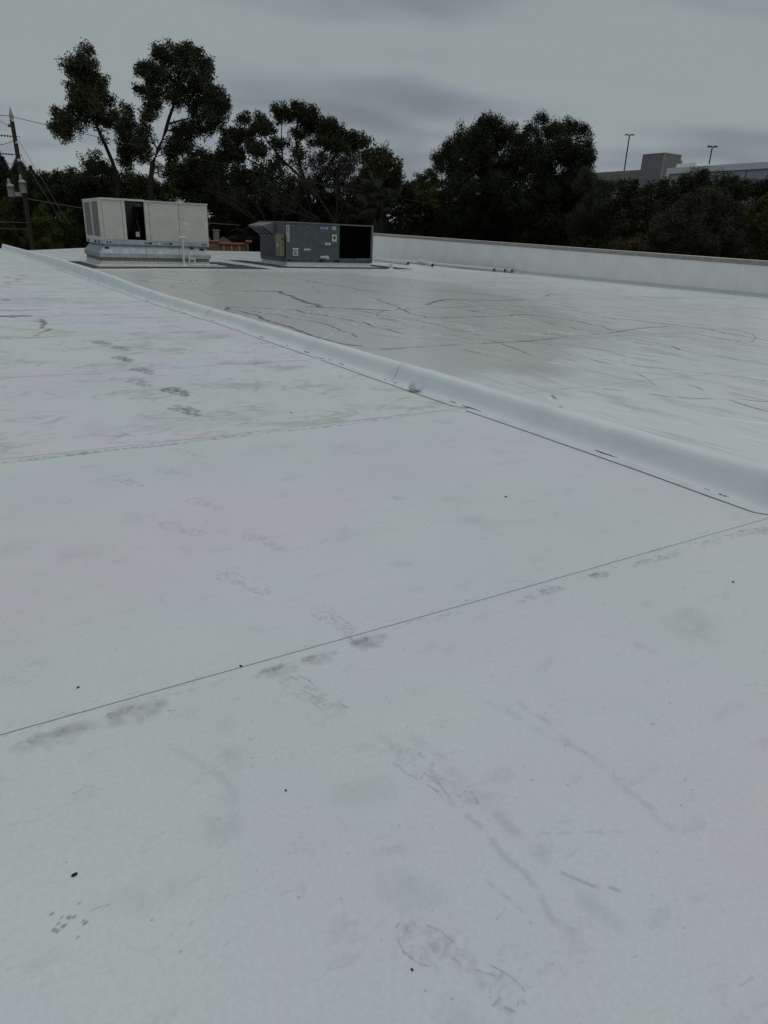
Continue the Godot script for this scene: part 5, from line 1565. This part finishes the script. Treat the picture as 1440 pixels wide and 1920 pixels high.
	tree("evergreen_shrub", "black-green undergrowth at the foot of the large dense evergreen", "shrub", "dark undergrowth behind the units", Vector2(34.55,-40.19), -0.7102,[[0.2,[[0.15,6.74],[-0.0,8.13],[-0.29,9.15]]]],[[-3.8,8.3,-0.3,1.13,0.97],[-2.2,8.0,1.0,1.27,0.94],[-0.4,8.3,0.8,1.44,1.01],[1.5,8.2,-0.7,1.46,1.03],[3.2,8.4,0.9,1.23,0.99],[4.7,8.3,0.3,1.06,1.0],[-3.5,9.8,-1.1,0.94,1.03],[-1.2,9.6,1.1,1.42,0.98],[1.3,9.7,-0.6,1.45,1.01],[3.5,9.8,-0.5,1.25,1.0],[5.5,8.0,-0.2,1.06,0.88],[0.8,7.3,0.2,2.9,0.69],[-2.9,7.1,-0.9,1.52,0.64]], Color(.014,.017,.011), 1.2, "fine", 0.4, 0.012)
	tree("evergreen_shrub", "dark undergrowth under the grey shrub behind the parapet", "shrub", "shrubs behind the parapet", Vector2(35.34,-26.22), -0.9325,[[0.1,[[0.46,5.91],[0.31,6.74],[0.2,7.28]]]],[[-3.7,7.3,0.3,0.86,0.56],[-2.3,7.0,-0.4,0.85,0.5],[-0.8,7.0,-0.4,0.83,0.55],[0.5,7.0,0.1,0.93,0.59],[1.9,6.9,-0.5,0.92,0.6],[3.2,6.9,0.3,0.88,0.58],[4.2,6.9,0.3,0.74,0.57],[2.7,8.2,-0.5,0.77,0.63],[1.2,7.9,0.2,1.04,0.63],[-3.3,8.0,0.0,0.85,0.61]], Color(.018,.020,.012), 1.2, "fine", 0.34, 0.012)
	tree("leafy_shrub", "olive green shrub left of the large dense evergreen", "shrub", "dark undergrowth behind the units", Vector2(32.48,-48.06), -0.5943,[[0.12,[[0.07,6.79],[0.06,8.33],[0.1,9.65]]]],[[-0.3,9.6,0.7,0.88,0.81],[0.6,10.0,0.7,0.56,0.8],[-1.1,8.8,0.6,0.73,0.93],[0.4,8.7,-0.7,0.99,1.06],[1.4,8.6,0.1,0.82,0.97],[-0.4,7.9,-0.1,0.99,0.69],[-1.4,9.6,0.0,0.41,0.59,0.7],[1.9,7.6,-0.6,1.25,0.77]], Color(.036,.038,.015), 1.25, "broad", 0.32, 0.012)
	tree("distant_tree", "far pale-topped green tree in the gap left of the dense evergreen", "tree", "", Vector2(53.19,-78.71), -0.5943,[[0.16,[[-0.04,8.86],[-0.09,11.93],[0.18,14.05]]]],[[-0.8,14.1,0.3,0.66,0.41],[0.6,14.4,0.4,0.78,0.47],[-1.6,13.4,-0.4,0.6,0.3,0.8],[-2.1,12.9,0.6,0.66,0.3],[0.1,13.0,-0.4,1.46,0.6],[-1.4,12.2,0.2,1.19,0.6],[1.3,13.5,-0.5,0.79,0.48],[0.1,11.8,0.3,1.98,0.84]], Color(.030,.046,.020), 1.0, "pad", 0.4, 0.02)
	palm("cabbage palm with drooping grey fronds behind the right end of the grey unit", Vector2(26.65, -44.65), 9.7, 5, 1.15)
	palm("second cabbage palm, just above the far end of the parapet", Vector2(28.19, -44.88), 9.0, 6, 1.15)
	palm("lower cabbage palm half hidden behind the grey unit corner", Vector2(26.91, -46.82), 8.6, 7, 1.1)
	palm("dark low palm above the tiled house between the two units", Vector2(21.45, -57.10), 7.6, 8, 1.2)
	norfolk("narrow tiered pine standing left behind the utility pole", Vector2(8.65, -109.66), 15.4, 9.5, 1.9)
	norfolk("broader tiered pine just right of the utility pole", Vector2(10.48, -107.49), 14.8, 9.5, 2.2)
	norfolk("thinnest pine, farthest right of the three by the guy wires", Vector2(12.23, -111.33), 14.1, 9.0, 1.3)
	bare_tree("pale leafless tree spreading behind the middle of the grey unit", Vector2(26.10, -50.68), [[0.1, -0.2], [0.0, 5.5], [0.05, 8.0]], [[-0.6, 0.9, 1.6, 0.0], [0.35, 0.95, 1.5, 0.1], [-0.9, 0.5, 1.6, 0.5], [0.8, 0.5, 1.4, 0.4], [0.05, 1.0, 1.7, 0.0]], 0.13, 5, 31)
	bare_tree("grey leafless boughs reaching up left of the grey unit", Vector2(22.00, -53.66), [[0.2, -0.2], [0.1, 5.0], [0.0, 7.2]], [[-0.8, 0.7, 1.5, 0.0], [-0.3, 0.95, 1.4, 0.1], [0.6, 0.7, 1.4, 0.3], [0.9, 0.35, 1.4, 0.4]], 0.09, 5, 37)
	bare_tree("slender leafless sapling whose twigs rise above the trees near the parapet end", Vector2(27.90, -47.98), [[-0.3, -0.2], [-0.1, 8.6], [0.35, 10.4], [0.6, 11.4], [0.55, 12.3]], [[-0.25, 0.95, 0.5, 0.0], [0.3, 0.9, 0.5, 0.05], [0.1, 1.0, 0.55, 0.0]], 0.055, 3, 43)
	# the far woods that close the view under the crowns
	var r := RandomNumberGenerator.new()
	r.seed = 77
	var where: Array[Transform3D] = []
	var col: Array[Color] = []
	for i in 5200:
		var a := r.randf_range(-0.35, 1.2)
		var dist := r.randf_range(118.0, 134.0)
		var top := 8.2 + 1.6 * sin(a * 23.0) + 1.1 * sin(a * 57.0 + 1.0)
		var y := top * pow(r.randf(), 0.8)
		var s := r.randf_range(0.8, 1.5)
		where.append(Transform3D(Basis.from_euler(Vector3(r.randf() * TAU, r.randf() * TAU, 0)).scaled(Vector3(s, s, s)), Vector3(sin(a) * dist, GROUND + y, -cos(a) * dist)))
		var v := r.randf_range(0.6, 1.4)
		col.append(Color(0.022 * v, 0.028 * v, 0.016 * v))
	var far := Node3D.new()
	far.name = "distant_woods"
	far.set_meta("kind", "stuff")
	far.set_meta("label", "dark band of distant woods closing the view below the tree crowns")
	add_child(far, true)
	crown(far, where, col, "broad")
